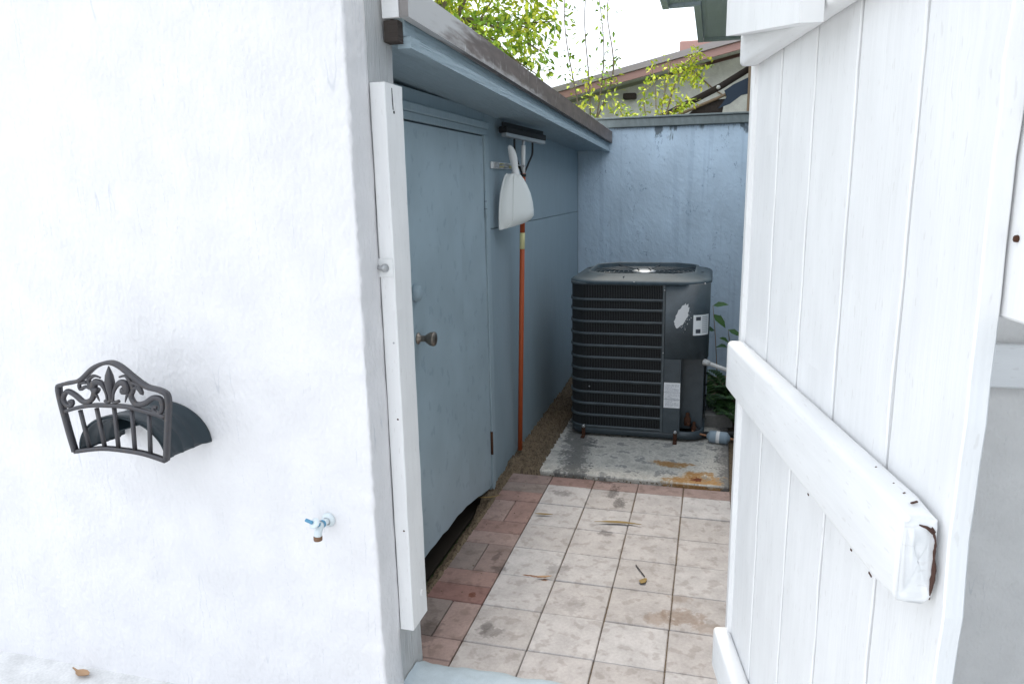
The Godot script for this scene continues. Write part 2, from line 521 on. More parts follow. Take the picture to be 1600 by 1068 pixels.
	M.label = with_tex(mat(Color.WHITE, 0.5), tex(paint(64, 96, func(x: float, y: float):
		var c := Color(0.92, 0.93, 0.94)
		if x > 8 and x < 26 and ((y > 8 and y < 26) or (y > 66 and y < 86)): c = Color(0.28, 0.30, 0.33)
		elif x > 30 and x < 58 and int(y) % 9 < 4 and y > 6 and y < 90: c = Color(0.66, 0.68, 0.71)
		return c)), null, Vector3.ONE)
	M.scrape = mat(lin(0.74, 0.75, 0.76), 0.8)
	var rust_c := paint(128, 128, func(x: float, y: float):
		return lin(0.11, 0.040, 0.018).lerp(lin(0.04, 0.022, 0.016), clampf(0.5 + nu.get_noise_2d(x * 0.12, y * 0.12), 0.0, 1.0)))
	M.rust = with_tex(mat(Color.WHITE, 0.95), tex(rust_c), null, Vector3(8, 8, 1))
	M.zinc = mat(lin(0.45, 0.46, 0.47), 0.45, 0.7)
	M.copper = mat(lin(0.28, 0.14, 0.08), 0.5, 0.6)
	M.black = mat(lin(0.015, 0.015, 0.016), 0.6)
	M.drier = mat(lin(0.25, 0.32, 0.38), 0.45)
	M.white_plastic = mat(lin(0.74, 0.745, 0.74), 0.4)
	M.grey_plastic = mat(lin(0.50, 0.505, 0.50), 0.5)
	M.pan_plastic = mat(lin(0.76, 0.78, 0.76), 0.45)
	M.pan_plastic.backlight = Color(0.2, 0.21, 0.2)
	M.orange = mat(lin(0.38, 0.075, 0.022), 0.5)
	M.yellow = mat(lin(0.62, 0.58, 0.30), 0.5)
	M.knob_metal = mat(lin(0.23, 0.20, 0.17), 0.35, 0.8)
	var iron_c := paint(128, 128, func(x: float, y: float):
		var k := smoothstep(0.18, 0.42, nu.get_noise_2d(x * 0.09, y * 0.09))
		return lin(0.050, 0.049, 0.056).lerp(lin(0.11, 0.075, 0.055), k * 0.45))
	M.iron = with_tex(mat(Color.WHITE, 0.40, 0.1, 0.5), tex(iron_c), null, Vector3(1, 6, 1))
	M.iron.uv1_triplanar = true
	M.iron.uv1_scale = Vector3(4, 4, 4)
	M.saddle = mat(lin(0.022, 0.034, 0.042), 0.38)
	M.tap_body = mat(lin(0.62, 0.68, 0.70), 0.5)
	M.tap_blue = mat(lin(0.10, 0.28, 0.43), 0.6)
	M.tap_brass = mat(lin(0.20, 0.115, 0.07), 0.6, 0.3)
	# beyond the wall
	M.neighbour_wall = with_tex(mat(lin(0.74, 0.75, 0.71), 0.9), tex(conc_c), null, Vector3(0.6, 0.6, 1))
	M.neighbour_fascia = mat(lin(0.45, 0.27, 0.245), 0.7)
	M.shingle = mat(lin(0.40, 0.36, 0.36), 0.95)
	M.cap = with_tex(mat(lin(0.20, 0.235, 0.235), 0.6), tex(unit_c), null, Vector3(1, 3, 1))
	M.eave_grey = with_tex(mat(lin(0.36, 0.44, 0.49), 0.7), tex(wood_c), wn, Vector3(1, 1, 1), 0.4)
	M.dark_wood = with_tex(mat(lin(0.055, 0.045, 0.040), 0.9), null, wn, Vector3(2, 1, 1), 1.0)
	M.tan_wood = with_tex(mat(lin(0.30, 0.22, 0.15), 0.9), null, wn, Vector3(2, 1, 1), 1.0)
	M.tarp = mat(lin(0.022, 0.040, 0.070), 0.5)
	M.bark = with_tex(mat(lin(0.20, 0.16, 0.12), 0.95), null, wn, Vector3(2, 1, 1), 1.0)
	M.leaf = mat(Color.WHITE, 0.55)
	M.leaf.vertex_color_use_as_albedo = true
	M.leaf.cull_mode = BaseMaterial3D.CULL_DISABLED
	M.leaf.backlight = Color(1.0, 1.0, 0.7)
	M.dry_leaf = mat(lin(0.24, 0.165, 0.06), 0.8)
	M.tan_leaf = mat(lin(0.38, 0.24, 0.14), 0.8)

# ------------------------------------------------------------------ foliage
# one leaf: a folded diamond-oval of six triangles
func add_leaf(st: SurfaceTool, at: Vector3, dir: Vector3, up: Vector3, length: float, width: float, c: Color) -> void:
	var d := dir.normalized()
	var s := d.cross(up).normalized()
	var n := s.cross(d).normalized()
	var p0 := at
	var p1 := at + d * length * 0.35 - n * length * 0.03
	var p2 := at + d * length * 0.7 - n * length * 0.08
	var p3 := at + d * length - n * length * 0.2
	var l1 := p1 + s * width * 0.5 + n * width * 0.14
	var r1 := p1 - s * width * 0.5 + n * width * 0.14
	var l2 := p2 + s * width * 0.36 + n * width * 0.1
	var r2 := p2 - s * width * 0.36 + n * width * 0.1
	for q in [[p0, l1, p1], [p1, l1, l2], [p1, l2, p2], [p2, l2, p3], [p0, p1, r1], [p1, r2, r1], [p1, p2, r2], [p2, p3, r2]]:
		var nn: Vector3 = -((q[1] - q[0]).cross(q[2] - q[0])).normalized()
		for v in q:
			st.set_color(c); st.set_normal(nn); st.add_vertex(v)

func rand_dir() -> Vector3:
	var v := Vector3(rng.randfn(), rng.randfn(), rng.randfn())
	return v.normalized()

func leaf_clump(st: SurfaceTool, at: Vector3, radius: float, count: int, size: float, tones: Array) -> void:
	for i in count:
		var o := rand_dir() * radius * pow(rng.randf(), 0.45)
		o.y *= 0.8
		var d := (o.normalized() + rand_dir() * 0.8 + Vector3(0, -0.25, 0)).normalized()
		var c: Color = tones[rng.randi() % tones.size()]
		c = c * rng.randf_range(0.8, 1.2)
		c.a = 1.0
		add_leaf(st, at + o, d, (Vector3.UP + rand_dir() * 0.7).normalized(), size * rng.randf_range(0.7, 1.25), size * rng.randf_range(0.42, 0.6), c)

func branch(from: Vector3, to: Vector3, r0: float, r1: float, bend := 0.1) -> ArrayMesh:
	var mid := (from + to) * 0.5 + rand_dir() * from.distance_to(to) * bend
	return tube(curve_through([from, mid, to], 5), 1.0, 6, [r0, (r0 * 4 + r1) / 5, (r0 * 3 + r1 * 2) / 5, (r0 * 3 + r1 * 2) / 5, (r0 * 2 + r1 * 3) / 5, (r0 + r1) / 2, (r0 * 2 + r1 * 3) / 5, (r0 + r1 * 3) / 4, (r0 + r1 * 4) / 5, (r0 + r1 * 5) / 6, r1])

# ------------------------------------------------------------------ the scene
func _ready() -> void:
	rng.seed = 7
	setup_view()
	make_materials()
	build_ground()
	build_front_wall()
	build_shed()
	build_end_wall()
	build_house()
	build_side_wall()
	build_paving()
	build_gate()
	build_post()
	build_condenser()
	build_tools()
	build_hose_hanger()
	build_tap()
	build_beyond()
	build_plants()
	build_litter()

func setup_view() -> void:
	var cam := Camera3D.new()
	cam.name = "camera"
	cam.fov = 2.0 * rad_to_deg(atan(534.0 / 1133.7))
	cam.near = 0.02
	cam.far = 400.0
	cam.position = Vector3(0, 1.532, 0)
	cam.rotation = Vector3(-0.21001, 0.27079, -0.01965)
	cam.current = true
	add_child(cam)
	var sky_mat := ProceduralSkyMaterial.new()
	sky_mat.sky_top_color = Color(0.97, 1.0, 1.04)
	sky_mat.sky_horizon_color = Color(0.86, 0.885, 0.925)
	sky_mat.sky_curve = 0.18
	sky_mat.ground_bottom_color = Color(0.45, 0.43, 0.40)
	sky_mat.ground_horizon_color = Color(0.75, 0.77, 0.79)
	sky_mat.sun_angle_max = 20.0
	var sky := Sky.new()
	sky.sky_material = sky_mat
	var env := Environment.new()
	env.background_mode = Environment.BG_SKY
	env.sky = sky
	env.tonemap_mode = Environment.TONE_MAPPER_LINEAR
	env.tonemap_exposure = 2.07
	env.sdfgi_enabled = true
	env.ssao_enabled = true
	env.ssil_enabled = true
	var we := WorldEnvironment.new()
	we.name = "world_environment"
	we.environment = env
	add_child(we)
	var sun := DirectionalLight3D.new()
	sun.name = "sun"
	sun.light_energy = 0.5
	sun.light_color = Color(1.0, 0.965, 0.91)
	sun.light_angular_distance = 18.0
	sun.shadow_enabled = true
	var az := deg_to_rad(0.0)
	var el := deg_to_rad(56.0)
	var to_sun := Vector3(sin(az) * cos(el), sin(el), -cos(az) * cos(el))
	add_child(sun)
	sun.look_at_from_position(to_sun * 30.0, Vector3.ZERO, Vector3.UP)

func build_ground() -> void:
	var pm := PlaneMesh.new()
	pm.size = Vector2(300, 300)
	var st := new_st()
	quad(st, Vector3(-150, 0, -150), Vector3(150, 0, -150), Vector3(150, 0, 150), Vector3(-150, 0, 150), Vector3.UP, Vector2(-150, -150), Vector2(150, -150), Vector2(150, 150), Vector2(-150, 150))
	struct(st.commit(), "ground", M.lawn, Transform3D(Basis.IDENTITY, Vector3(0, -0.08, 0)))
	var d := struct(box_mesh(Vector3(16, 0.07, 14), 0.004), "driveway", M.concrete, Transform3D(Basis.IDENTITY, Vector3(0, -0.035, -1.70 + 7.0)))
	d.set_meta("label", "pale concrete driveway in front of the white wall")
	# earth of the side yard: a rough sandy strip along the shed, flat and dark under the pavers
	var n1 := noise(71, 1.0, 4)
	var pts: Array = []
	var uvs: Array = []
	var xs: Array = []
	var x := -1.075
	while x < 0.46:
		xs.append(x)
		x += 0.009 if x < -0.84 else 0.045
	var z := -1.93
	while z > -5.95:
		var row: Array = []
		var urow: Array = []
		for xx in xs:
			var y := -0.010
			var lump := 0.5 + 0.9 * n1.get_noise_2d(xx * 16.0, z * 16.0) + 0.5 * n1.get_noise_2d(xx * 55.0, z * 55.0)
			if z < -3.63 and xx < -0.86:
				y = 0.006 + 0.034 * lump
			elif xx < -1.005:
				var hole := smoothstep(-3.30, -3.05, z) * smoothstep(-1.022, -1.040, xx)
				y = lerpf(0.000 + 0.022 * lump, -0.05 + 0.01 * lump, hole)
			elif z < -4.9 or xx > 0.25:
				y = 0.0 + 0.02 * lump
			row.append(Vector3(xx, y, z))
			urow.append(Vector2(xx, z))
		pts.append(row); uvs.append(urow)
		z -= 0.0125
	struct(grid_mesh(pts, uvs, true), "soil", M.soil)

func build_front_wall() -> void:
	var t := thing("stucco_wall", "tall white stucco wall carrying the iron hose hanger and the tap", "wall", Vector3(-0.867, 0, -1.68))
	var n1 := noise(81, 1.0, 4)
	var n2 := noise(82, 1.0, 3)
	# horizontal path: along the front, round a worn corner, down the jamb, along the back
	var path: Array = []
	var x := -3.0
	while x < -0.60:
		path.append([Vector3(x, 0, 0), Vector3.BACK]); x += 0.06
	x = -1.60
	var front: Array = []
	for p in path:
		if p[0].x < -1.62: front.append(p)
	while x < -0.010:
		front.append([Vector3(x, 0, 0), Vector3.BACK]); x += 0.0125
	for k in 6:
		var a := PI * 0.5 * k / 5.0
		front.append([Vector3(-0.008 + 0.008 * sin(a), 0, -0.008 + 0.008 * cos(a)), Vector3(sin(a), 0, cos(a))])
	for k in 8:
		front.append([Vector3(0, 0, -0.008 - 0.0132 * (k + 1)), Vector3.RIGHT])
	front.append([Vector3(-0.006, 0, -0.118), Vector3.RIGHT])
	front.append([Vector3(-0.04, 0, -0.122), Vector3.FORWARD])
	front.append([Vector3(-0.04, 0, -0.265), Vector3.RIGHT])
	front.append([Vector3(-1.0, 0, -0.265), Vector3.FORWARD])
	front.append([Vector3(-3.0, 0, -0.265), Vector3.FORWARD])
	var pts: Array = []
	var uvs: Array = []
	var y := -0.08
	while y <= 2.62:
		var row: Array = []
		var urow: Array = []
		var u := 0.0
		for i in front.size():
			var p: Vector3 = front[i][0]
			var nn: Vector3 = front[i][1]
			if i > 0: u += p.distance_to(front[i - 1][0])
			var q := p + Vector3(0, y, 0)
			var d := 0.0022 * n1.get_noise_2d(u * 5.0, y * 3.0) + 0.0014 * n1.get_noise_2d(u * 24.0 + 9.0, y * 9.0)
			var ridge := 1.0 - absf(n2.get_noise_2d(u * 14.0, y * 5.0)) * 6.0
			if ridge > 0.0: d += 0.0005 * ridge
			if i >= front.size() - 5: d = 0.0
			else:
				var near_corner := exp(-p.length_squared() / 0.0020)
				d += near_corner * (0.0045 * n2.get_noise_2d(y * 7.0, 3.0) + 0.004 * n1.get_noise_2d(y * 30.0, 8.0))
				d += exp(-p.length_squared() / 0.012) * 0.020 * smoothstep(0.16, 0.02, y)
			row.append(q + nn * d)
			urow.append(Vector2(u, y))
		pts.append(row); uvs.append(urow)
		y += 0.0135 if y < 2.2 else 0.1
	put(grid_mesh(pts, uvs), "wall", M.white_stucco, t)
	span(Vector3(-3.0, 2.58, -0.262), Vector3(-0.004, 2.64, 0.002), "coping", M.white_wood, t)

func soffit_y(z: float) -> float:
	return 1.917 + (z + 1.9) * 0.0292

func sloped_board(x0: float, x1: float, z0: float, z1: float, dy0: float, dy1: float, m: Material, called: String, parent: Node, uv_strip := false) -> MeshInstance3D:
	# a board that follows the eave's slope; dy0..dy1 are heights over the soffit line
	var st := new_st()
	var A: Array = []
	for z in [z0, z1]:
		var ring: Array = []
		for q in [[x0, dy0], [x1, dy0], [x1, dy1], [x0, dy1]]:
			ring.append(Vector3(q[0], soffit_y(z) + q[1], z))
		A.append(ring)
	var cen := Vector3((x0 + x1) * 0.5, soffit_y((z0 + z1) * 0.5) + (dy0 + dy1) * 0.5, (z0 + z1) * 0.5)
	var outs := [Vector3.DOWN, Vector3.RIGHT, Vector3.UP, Vector3.LEFT]
	for k in 4:
		var a: Vector3 = A[0][k]; var b: Vector3 = A[0][(k + 1) % 4]; var c: Vector3 = A[1][(k + 1) % 4]; var d: Vector3 = A[1][k]
		if uv_strip:
			var L := absf(z1 - z0)
			quad(st, a, b, c, d, outs[k], Vector2(0, 1), Vector2(0, 0), Vector2(1, 0), Vector2(1, 1))
		else:
			quad(st, a, b, c, d, outs[k], Vector2(a.y + a.x, a.z), Vector2(b.y + b.x, b.z), Vector2(c.y + c.x, c.z), Vector2(d.y + d.x, d.z))
	quad(st, A[0][0], A[0][1], A[0][2], A[0][3], Vector3.BACK if z0 > z1 else Vector3.FORWARD, Vector2(0, 1), Vector2(0, 1), Vector2(0, 0), Vector2(0, 0))
	quad(st, A[1][0], A[1][1], A[1][2], A[1][3], Vector3.FORWARD if z0 > z1 else Vector3.BACK, Vector2(1, 1), Vector2(1, 1), Vector2(1, 0), Vector2(1, 0))
	st.generate_tangents()
	return put(st.commit(), called, m, parent)

func build_shed() -> void:
	var t := thing("storage_shed", "blue grey wooden shed with a flush door and low overhanging eave", "shed", Vector3.ZERO)
	# walls of the yard side (face at x = -1.06)
	span(Vector3(-1.16, -0.05, -1.93), Vector3(-1.06, 1.90, -2.372), "wall", M.shaded_blue_wood, t)
	span(Vector3(-1.16, 1.835, -2.374), Vector3(-1.06, 1.885, -3.398), "wall", M.shaded_blue_wood, t)
	span(Vector3(-1.16, -0.03, -3.400), Vector3(-1.060, 1.330, -5.89), "wall_panel", M.shaded_blue_wood, t, 0.002)
	span(Vector3(-1.16, 1.333, -3.400), Vector3(-1.0595, 1.875, -5.89), "wall_panel", M.shaded_blue_wood, t, 0.002)
	span(Vector3(-2.7, -0.05, -1.96), Vector3(-2.6, 2.0, -5.89), "wall", M.shaded_blue_wood, t)
	span(Vector3(-2.6, -0.06, -1.96), Vector3(-1.09, -0.045, -5.89), "shed_floor", M.joint_soil, t)
	# eave
	sloped_board(-1.10, -0.822, -1.952, -5.885, 0.0, 0.012, M.blue_trim, "soffit", t)
	sloped_board(-0.842, -0.804, -1.935, -5.93, -0.012, 0.018, M.blue_trim, "fascia_strip", t)
	sloped_board(-0.846, -0.818, -1.930, -5.93, 0.020, 0.075, M.blue_trim, "fascia", t)
	sloped_board(-0.862, -0.822, -1.893, -1.928, -0.002, 0.052, M.dark_wood, "board_end", t)
	var edge := sloped_board(-0.812, -0.788, -1.889, -5.945, 0.056, 0.140, M.roof_edge, "drip_edge", t, true)
	edge.set_meta("label", "brown metal roof edge with pale overspray at one end")
	sloped_board(-0.861, -0.814, -1.886, -1.900, 0.056, 0.150, M.white_wood, "fascia_end", t)
	sloped_board(-2.75, -0.814, -1.955, -5.95, 0.085, 0.135, M.shingle, "roof", t)
	sloped_board(-0.93, -0.80, -4.7, -5.95, 0.1375, 0.150, M.white_wood, "flashing", t)
	# door frame
	span(Vector3(-1.15, 1.772, -2.372), Vector3(-1.048, 1.800, -3.398), "door_frame", M.blue_trim, t)
	span(Vector3(-1.15, 1.801, -2.372), Vector3(-1.040, 1.833, -3.410), "door_frame", M.blue_trim, t, 0.004)
	span(Vector3(-1.15, -0.03, -3.352), Vector3(-1.044, 1.7715, -3.397), "door_frame", M.blue_trim, t)
	span(Vector3(-1.15, -0.03, -2.374), Vector3(-1.044, 1.7715, -2.40), "door_frame", M.blue_trim, t)
	span(Vector3(-1.052, 0.30, -3.399), Vector3(-1.046, 1.7715, -3.418), "casing", M.blue_trim, t)
	# door slab with a rotted lower edge
	var low := [[-2.405, 0.105], [-2.50, 0.108], [-2.56, 0.104], [-2.64, 0.107], [-2.70, 0.098], [-2.76, 0.101], [-2.83, 0.104], [-2.88, 0.096], [-2.95, 0.094], [-3.01, 0.083], [-3.07, 0.074], [-3.12, 0.066], [-3.17, 0.052], [-3.22, 0.046], [-3.27, 0.035], [-3.31, 0.030], [-3.345, 0.034]]
	var outline := PackedVector2Array()
	for p in low: outline.append(Vector2(-p[0], p[1]))
	outline.append(Vector2(3.345, 1.765)); outline.append(Vector2(2.405, 1.765))
	var slab := put(extrude(outline, 0.035), "door", M.door, t, Transform3D(Basis(Vector3(0, 0, -1), Vector3.UP, Vector3.RIGHT), Vector3(-1.052, 0, 0)))
	slab.set_meta("label", "blue grey flush door with a rotted lower edge")
	# knob, deadbolt, hinges in the slab's own frame (x runs into the yard's depth, z out of the door)
	var out := Transform3D(Basis(Vector3.RIGHT, Vector3.BACK, Vector3.DOWN), Vector3(2.472, 0.985, 0.0))
	put(lathe([Vector2(0, 0), Vector2(0.022, 0.0), Vector2(0.022, 0.004), Vector2(0.012, 0.008), Vector2(0.012, 0.030), Vector2(0.017, 0.036), Vector2(0.026, 0.052), Vector2(0.0275, 0.064), Vector2(0.026, 0.068), Vector2(0, 0.069)], 20), "knob", M.knob_metal, slab, out)
	out.origin = Vector3(2.462, 1.158, 0.0)
	put(lathe([Vector2(0, 0), Vector2(0.033, 0.0), Vector2(0.032, 0.012), Vector2(0.026, 0.022), Vector2(0.024, 0.024), Vector2(0, 0.024)], 20), "deadbolt", M.blue_trim, slab, out)
	for y in [1.45, 0.26]:
		var hg := put(tube([Vector3(3.349, y - 0.06, 0.006), Vector3(3.349, y + 0.06, 0.006)], 0.0065, 8), "hinge", M.blue_trim if y > 1 else M.rust, slab)
		for k in 2:
			put(tube([Vector3(3.349, y - 0.018 + 0.036 * k, 0.006), Vector3(3.349, y - 0.016 + 0.036 * k, 0.006)], 0.0072, 8), "knuckle", M.rust, hg)

func relief_wall(x0: float, x1: float, y0: float, y1: float, step: float, fn: Callable) -> ArrayMesh:
	var pts: Array = []
	var uvs: Array = []
	var y := y0
	while true:
		var row: Array = []
		var urow: Array = []
		var x := x0
		while true:
			row.append(Vector3(x, y, fn.call(x, y)))
			urow.append(Vector2(x, y))
			if x >= x1: break
			x = minf(x + step, x1)
		pts.append(row); uvs.append(urow)
		if y >= y1: break
		y = minf(y + step, y1)
	return grid_mesh(pts, uvs)

func build_end_wall() -> void:
	var t := thing("yard_wall", "light blue scraped stucco wall behind the condenser unit", "wall", Vector3(0, 0, -5.9))
	var n1 := noise(91, 1.0, 4)
	var n2 := noise(92, 1.0, 3)
	var face := relief_wall(-1.06, 0.47, -0.06, 1.966, 0.0105, func(x: float, y: float):
		var k := smoothstep(-0.02, 0.10, n1.get_noise_2d(x * 26.0, y * 13.0)) * 0.0011
		k += 0.0009 * n1.get_noise_2d(x * 60.0, y * 40.0)
		var r := 1.0 - absf(n2.get_noise_2d(x * 18.0 + 4.0, y * 10.0)) * 7.0
		if r > 0.0: k += r * 0.0010
		return k)
	put(face, "stucco_face", M.blue_stucco, t)
	span(Vector3(-2.7, -0.06, -0.20), Vector3(0.47, 1.966, -0.004), "wall", M.block, t)
	span(Vector3(-1.04, 1.968, -0.22), Vector3(0.47, 2.030, 0.035), "cap_board", M.cap, t, 0.004, true)
	span(Vector3(-0.93, 2.032, -0.24), Vector3(0.47, 2.046, 0.046), "drip_cap", M.cap, t, 0.003, true)

func build_house() -> void:
	# low wall of the house that closes the yard on the gate's side
	var w := thing("house_wall", "blue grey plain wall along the yard facing the shed door", "wall", Vector3(0.47, 0, -1.78))
	span(Vector3(0, -0.06, -0.205), Vector3(0.15, 2.40, -4.10), "wall", M.blue_plain, w)
	span(Vector3(-0.02, 2.402, -0.205), Vector3(0.17, 2.44, -4.10), "coping", M.white_wood, w)
	# outbuilding whose eave shows over the end of the yard
	var t := thing("outbuilding", "outbuilding behind the blue wall with a grey overhanging soffit", "building", Vector3(0.6, 0, -6.4))
	t.position = Vector3.ZERO
	span(Vector3(0.50, -0.06, -6.20), Vector3(0.62, 2.99, -8.0), "wall", M.grey_stucco, t)
	span(Vector3(0.622, -0.06, -6.20), Vector3(5.0, 2.99, -6.32), "wall", M.grey_stucco, t)
	span(Vector3(0.622, -0.06, -7.88), Vector3(5.0, 2.99, -8.0), "wall", M.grey_stucco, t)
	span(Vector3(-0.160, 2.970, -6.49), Vector3(0.498, 2.990, -8.06), "soffit", M.eave_grey, t)
	span(Vector3(-0.410, 2.962, -6.02), Vector3(0.498, 2.984, -6.45), "soffit", M.eave_grey, t)
	span(Vector3(-0.218, 2.941, -6.49), Vector3(-0.162, 3.12, -8.13), "fascia", M.eave_grey, t)
	span(Vector3(-0.160, 2.941, -8.062), Vector3(0.498, 3.12, -8.13), "fascia", M.eave_grey, t)
	span(Vector3(-0.465, 2.929, -5.98), Vector3(-0.412, 3.12, -6.49), "fascia", M.eave_grey, t)
	span(Vector3(-0.410, 2.932, -6.452), Vector3(-0.162, 3.12, -6.488), "fascia", M.eave_grey, t)
	span(Vector3(-0.410, 2.932, -5.982), Vector3(0.498, 3.12, -6.018), "fascia", M.eave_grey, t)
	var roof := PackedVector2Array([Vector2(-0.22, 3.18), Vector2(2.7, 4.2), Vector2(5.3, 3.2), Vector2(5.3, 3.13), Vector2(2.7, 4.12), Vector2(-0.22, 3.122)])
	put(extrude(roof, 2.2), "roof", M.shingle, t, Transform3D(Basis.IDENTITY, Vector3(0.005, 0.003, -5.96)))

func build_side_wall() -> void:
	var t := thing("side_wall", "grey cracked stucco wall standing beyond the open gate", "wall", Vector3(0, 0, -1.78))
	var n1 := noise(95, 1.0, 4)
	put(relief_wall(0.19, 1.6, -0.06, 2.90, 0.02, func(x: float, y: float): return 0.002 * n1.get_noise_2d(x * 20.0, y * 14.0) + (0.012 if y < 1.045 else 0.0)), "stucco_face", M.grey_stucco, t)
	span(Vector3(0.19, -0.06, -0.20), Vector3(1.6, 2.90, -0.004), "wall", M.grey_stucco, t)
	span(Vector3(1.602, -0.06, -0.20), Vector3(7.0, 2.90, 0.0), "wall", M.grey_stucco, t)
	var r := span(Vector3(0.30, 1.085, 0.004), Vector3(1.50, 1.180, 0.035), "rail", M.white_wood, t, 0.004, true)
	r.set_meta("label", "white painted wooden rail fixed across the grey wall")
	span(Vector3(2.40, -0.06, 0.002), Vector3(2.55, 2.90, 5.5), "wall", M.eave_grey, t)  # added wall out of view, blocks sky light from the right on the jamb
	span(Vector3(-0.45, 2.905, -0.25), Vector3(7.2, 3.02, 1.7), "unseen_porch_roof", M.old_wood, t, 0.006)  # roof out of view, added and sized to cut light from overhead
	# hinge post of the gate
	span(Vector3(0.075, -0.06, -0.165), Vector3(0.187, 2.10, -0.05), "hinge_post", M.white_wood, t, 0.004)

func uv_world(mesh: ArrayMesh, xf: Transform3D, o: Vector2, k: Vector2) -> ArrayMesh:
	var arr := mesh.surface_get_arrays(0)
	var v: PackedVector3Array = arr[Mesh.ARRAY_VERTEX]
	var uv := PackedVector2Array()
	for p in v:
		var w := xf * p
		uv.append(Vector2((w.x - o.x) * k.x, (w.z + w.y - o.y) * k.y))
	arr[Mesh.ARRAY_TEX_UV] = uv
	arr[Mesh.ARRAY_TANGENT] = null
	var out := ArrayMesh.new()
	out.add_surface_from_arrays(Mesh.PRIMITIVE_TRIANGLES, arr)
	return out

func paving_stone(parent: Node, called: String, x0: float, x1: float, z0: float, z1: float, m: Material, gap := 0.0042, gap_z := 0.0012) -> void:
	var w := x1 - x0 - gap
	var d := z1 - z0 - gap_z
	var mesh := box_mesh(Vector3(w, 0.045, d), 0.003)
	var b := Basis.from_euler(Vector3(rng.randf_range(-0.006, 0.006), rng.randf_range(-0.006, 0.006), rng.randf_range(-0.006, 0.006)))
	var xf := Transform3D(b, Vector3((x0 + x1) * 0.5 + rng.randf_range(-0.0008, 0.0008), -0.0225 + rng.randf_range(-0.0015, 0.002), (z0 + z1) * 0.5 + rng.randf_range(-0.0008, 0.0008)))
	put(uv_world(mesh, xf, Vector2(-1.10, -3.70), Vector2(1.0 / 1.5, 0.5)), called, m, parent, xf)

func build_paving() -> void:
	var t := Node3D.new()
	t.name = "paving"
	add_child(t)
	t.set_meta("kind", "structure")
	tag(t, "pinkish square pavers edged with red brick pavers", "")
	for r in 7:
		for c in 4:
			var z0 := R0 + r * TILE
			var z1 := z0 + TILE
			if r == 6: z1 = -1.90
			paving_stone(t, "paver", C0 + c * TILE, C0 + (c + 1) * TILE, z0, z1, M.paver[rng.randi() % 4])
	var hb := TILE * 0.5
	# brick row along the slab, then the border beside the shed in pairs laid turn about
	for c in range(-1, 4):
		paving_stone(t, "brick", C0 + c * TILE, C0 + (c + 1) * TILE, R0 - hb, R0, M.brick[[1, 0, 2, 2, 2][c + 1]])
	var tones := [[4, 0], [2, 0], [0, 2], [4, 1], [0, 3], [4, 2], [2, 2]]
	for r in 7:
		var z0 := R0 + r * TILE
		if r % 2 == 1:
			paving_stone(t, "brick", C0 - TILE, C0 - hb, z0, z0 + TILE, M.brick[tones[r][0]], 0.003)
			paving_stone(t, "brick", C0 - hb, C0, z0, z0 + TILE, M.brick[tones[r][1]], 0.003)
		else:
			paving_stone(t, "brick", C0 - TILE, C0, z0, z0 + hb, M.brick[tones[r][0]], 0.003)
			paving_stone(t, "brick", C0 - TILE, C0, z0 + hb, z0 + TILE if r < 6 else -1.86, M.brick[tones[r][1]], 0.003)
	for r in 14:
		paving_stone(t, "brick", C0 + 4 * TILE, C0 + 4 * TILE + hb, R0 - hb + r * hb, R0 + r * hb, M.brick[rng.randi() % 3], 0.003)
	# mortar sill between the gate posts
	var n1 := noise(101, 1.0, 4)
	var pts: Array = []
	var uvs: Array = []
	for i in 19:
		var row: Array = []
		var urow: Array = []
		var f := float(i) / 18.0
		for j in 91:
			var x := -0.865 + 1.06 * j / 90.0
			var wav := 0.016 * n1.get_noise_2d(x * 5.0, 2.0)
			var z := lerpf(-1.975 + wav, -1.655, f)
			var y := 0.036 * pow(clampf(sin(PI * clampf(f * 1.9, 0.0, 0.5)), 0.0, 1.0), 0.3) * (1.0 if f < 0.62 else 1.0 - 0.35 * smoothstep(0.62, 1.0, f)) - 0.012
			y += 0.007 * n1.get_noise_2d(x * 9.0, z * 30.0) * smoothstep(0.0, 0.2, f) + 0.03 * exp(-(x + 0.865) / 0.03) * smoothstep(0.0, 0.3, f)
			row.append(Vector3(x, y, z)); urow.append(Vector2(x, z))
		pts.append(row); uvs.append(urow)
	var sill := struct(grid_mesh(pts, uvs), "gate_sill", M.sill)
	sill.set_meta("label", "pale painted mortar sill under the gateway")
	# slab of the condenser
	var pm := box_mesh(Vector3(1.015, 0.09, 1.42), 0.006)
	var pxf := Transform3D(Basis.from_euler(Vector3(0, -0.012, 0)), Vector3(-0.371, -0.027, -4.335))
	var pad := struct(uv_world(pm, pxf, Vector2(-0.875, -5.06), Vector2(1.0 / 1.03, 1.0 / 1.45)), "concrete_slab", M.pad, pxf)
	pad.set_meta("label", "rust stained concrete slab under the condenser unit")

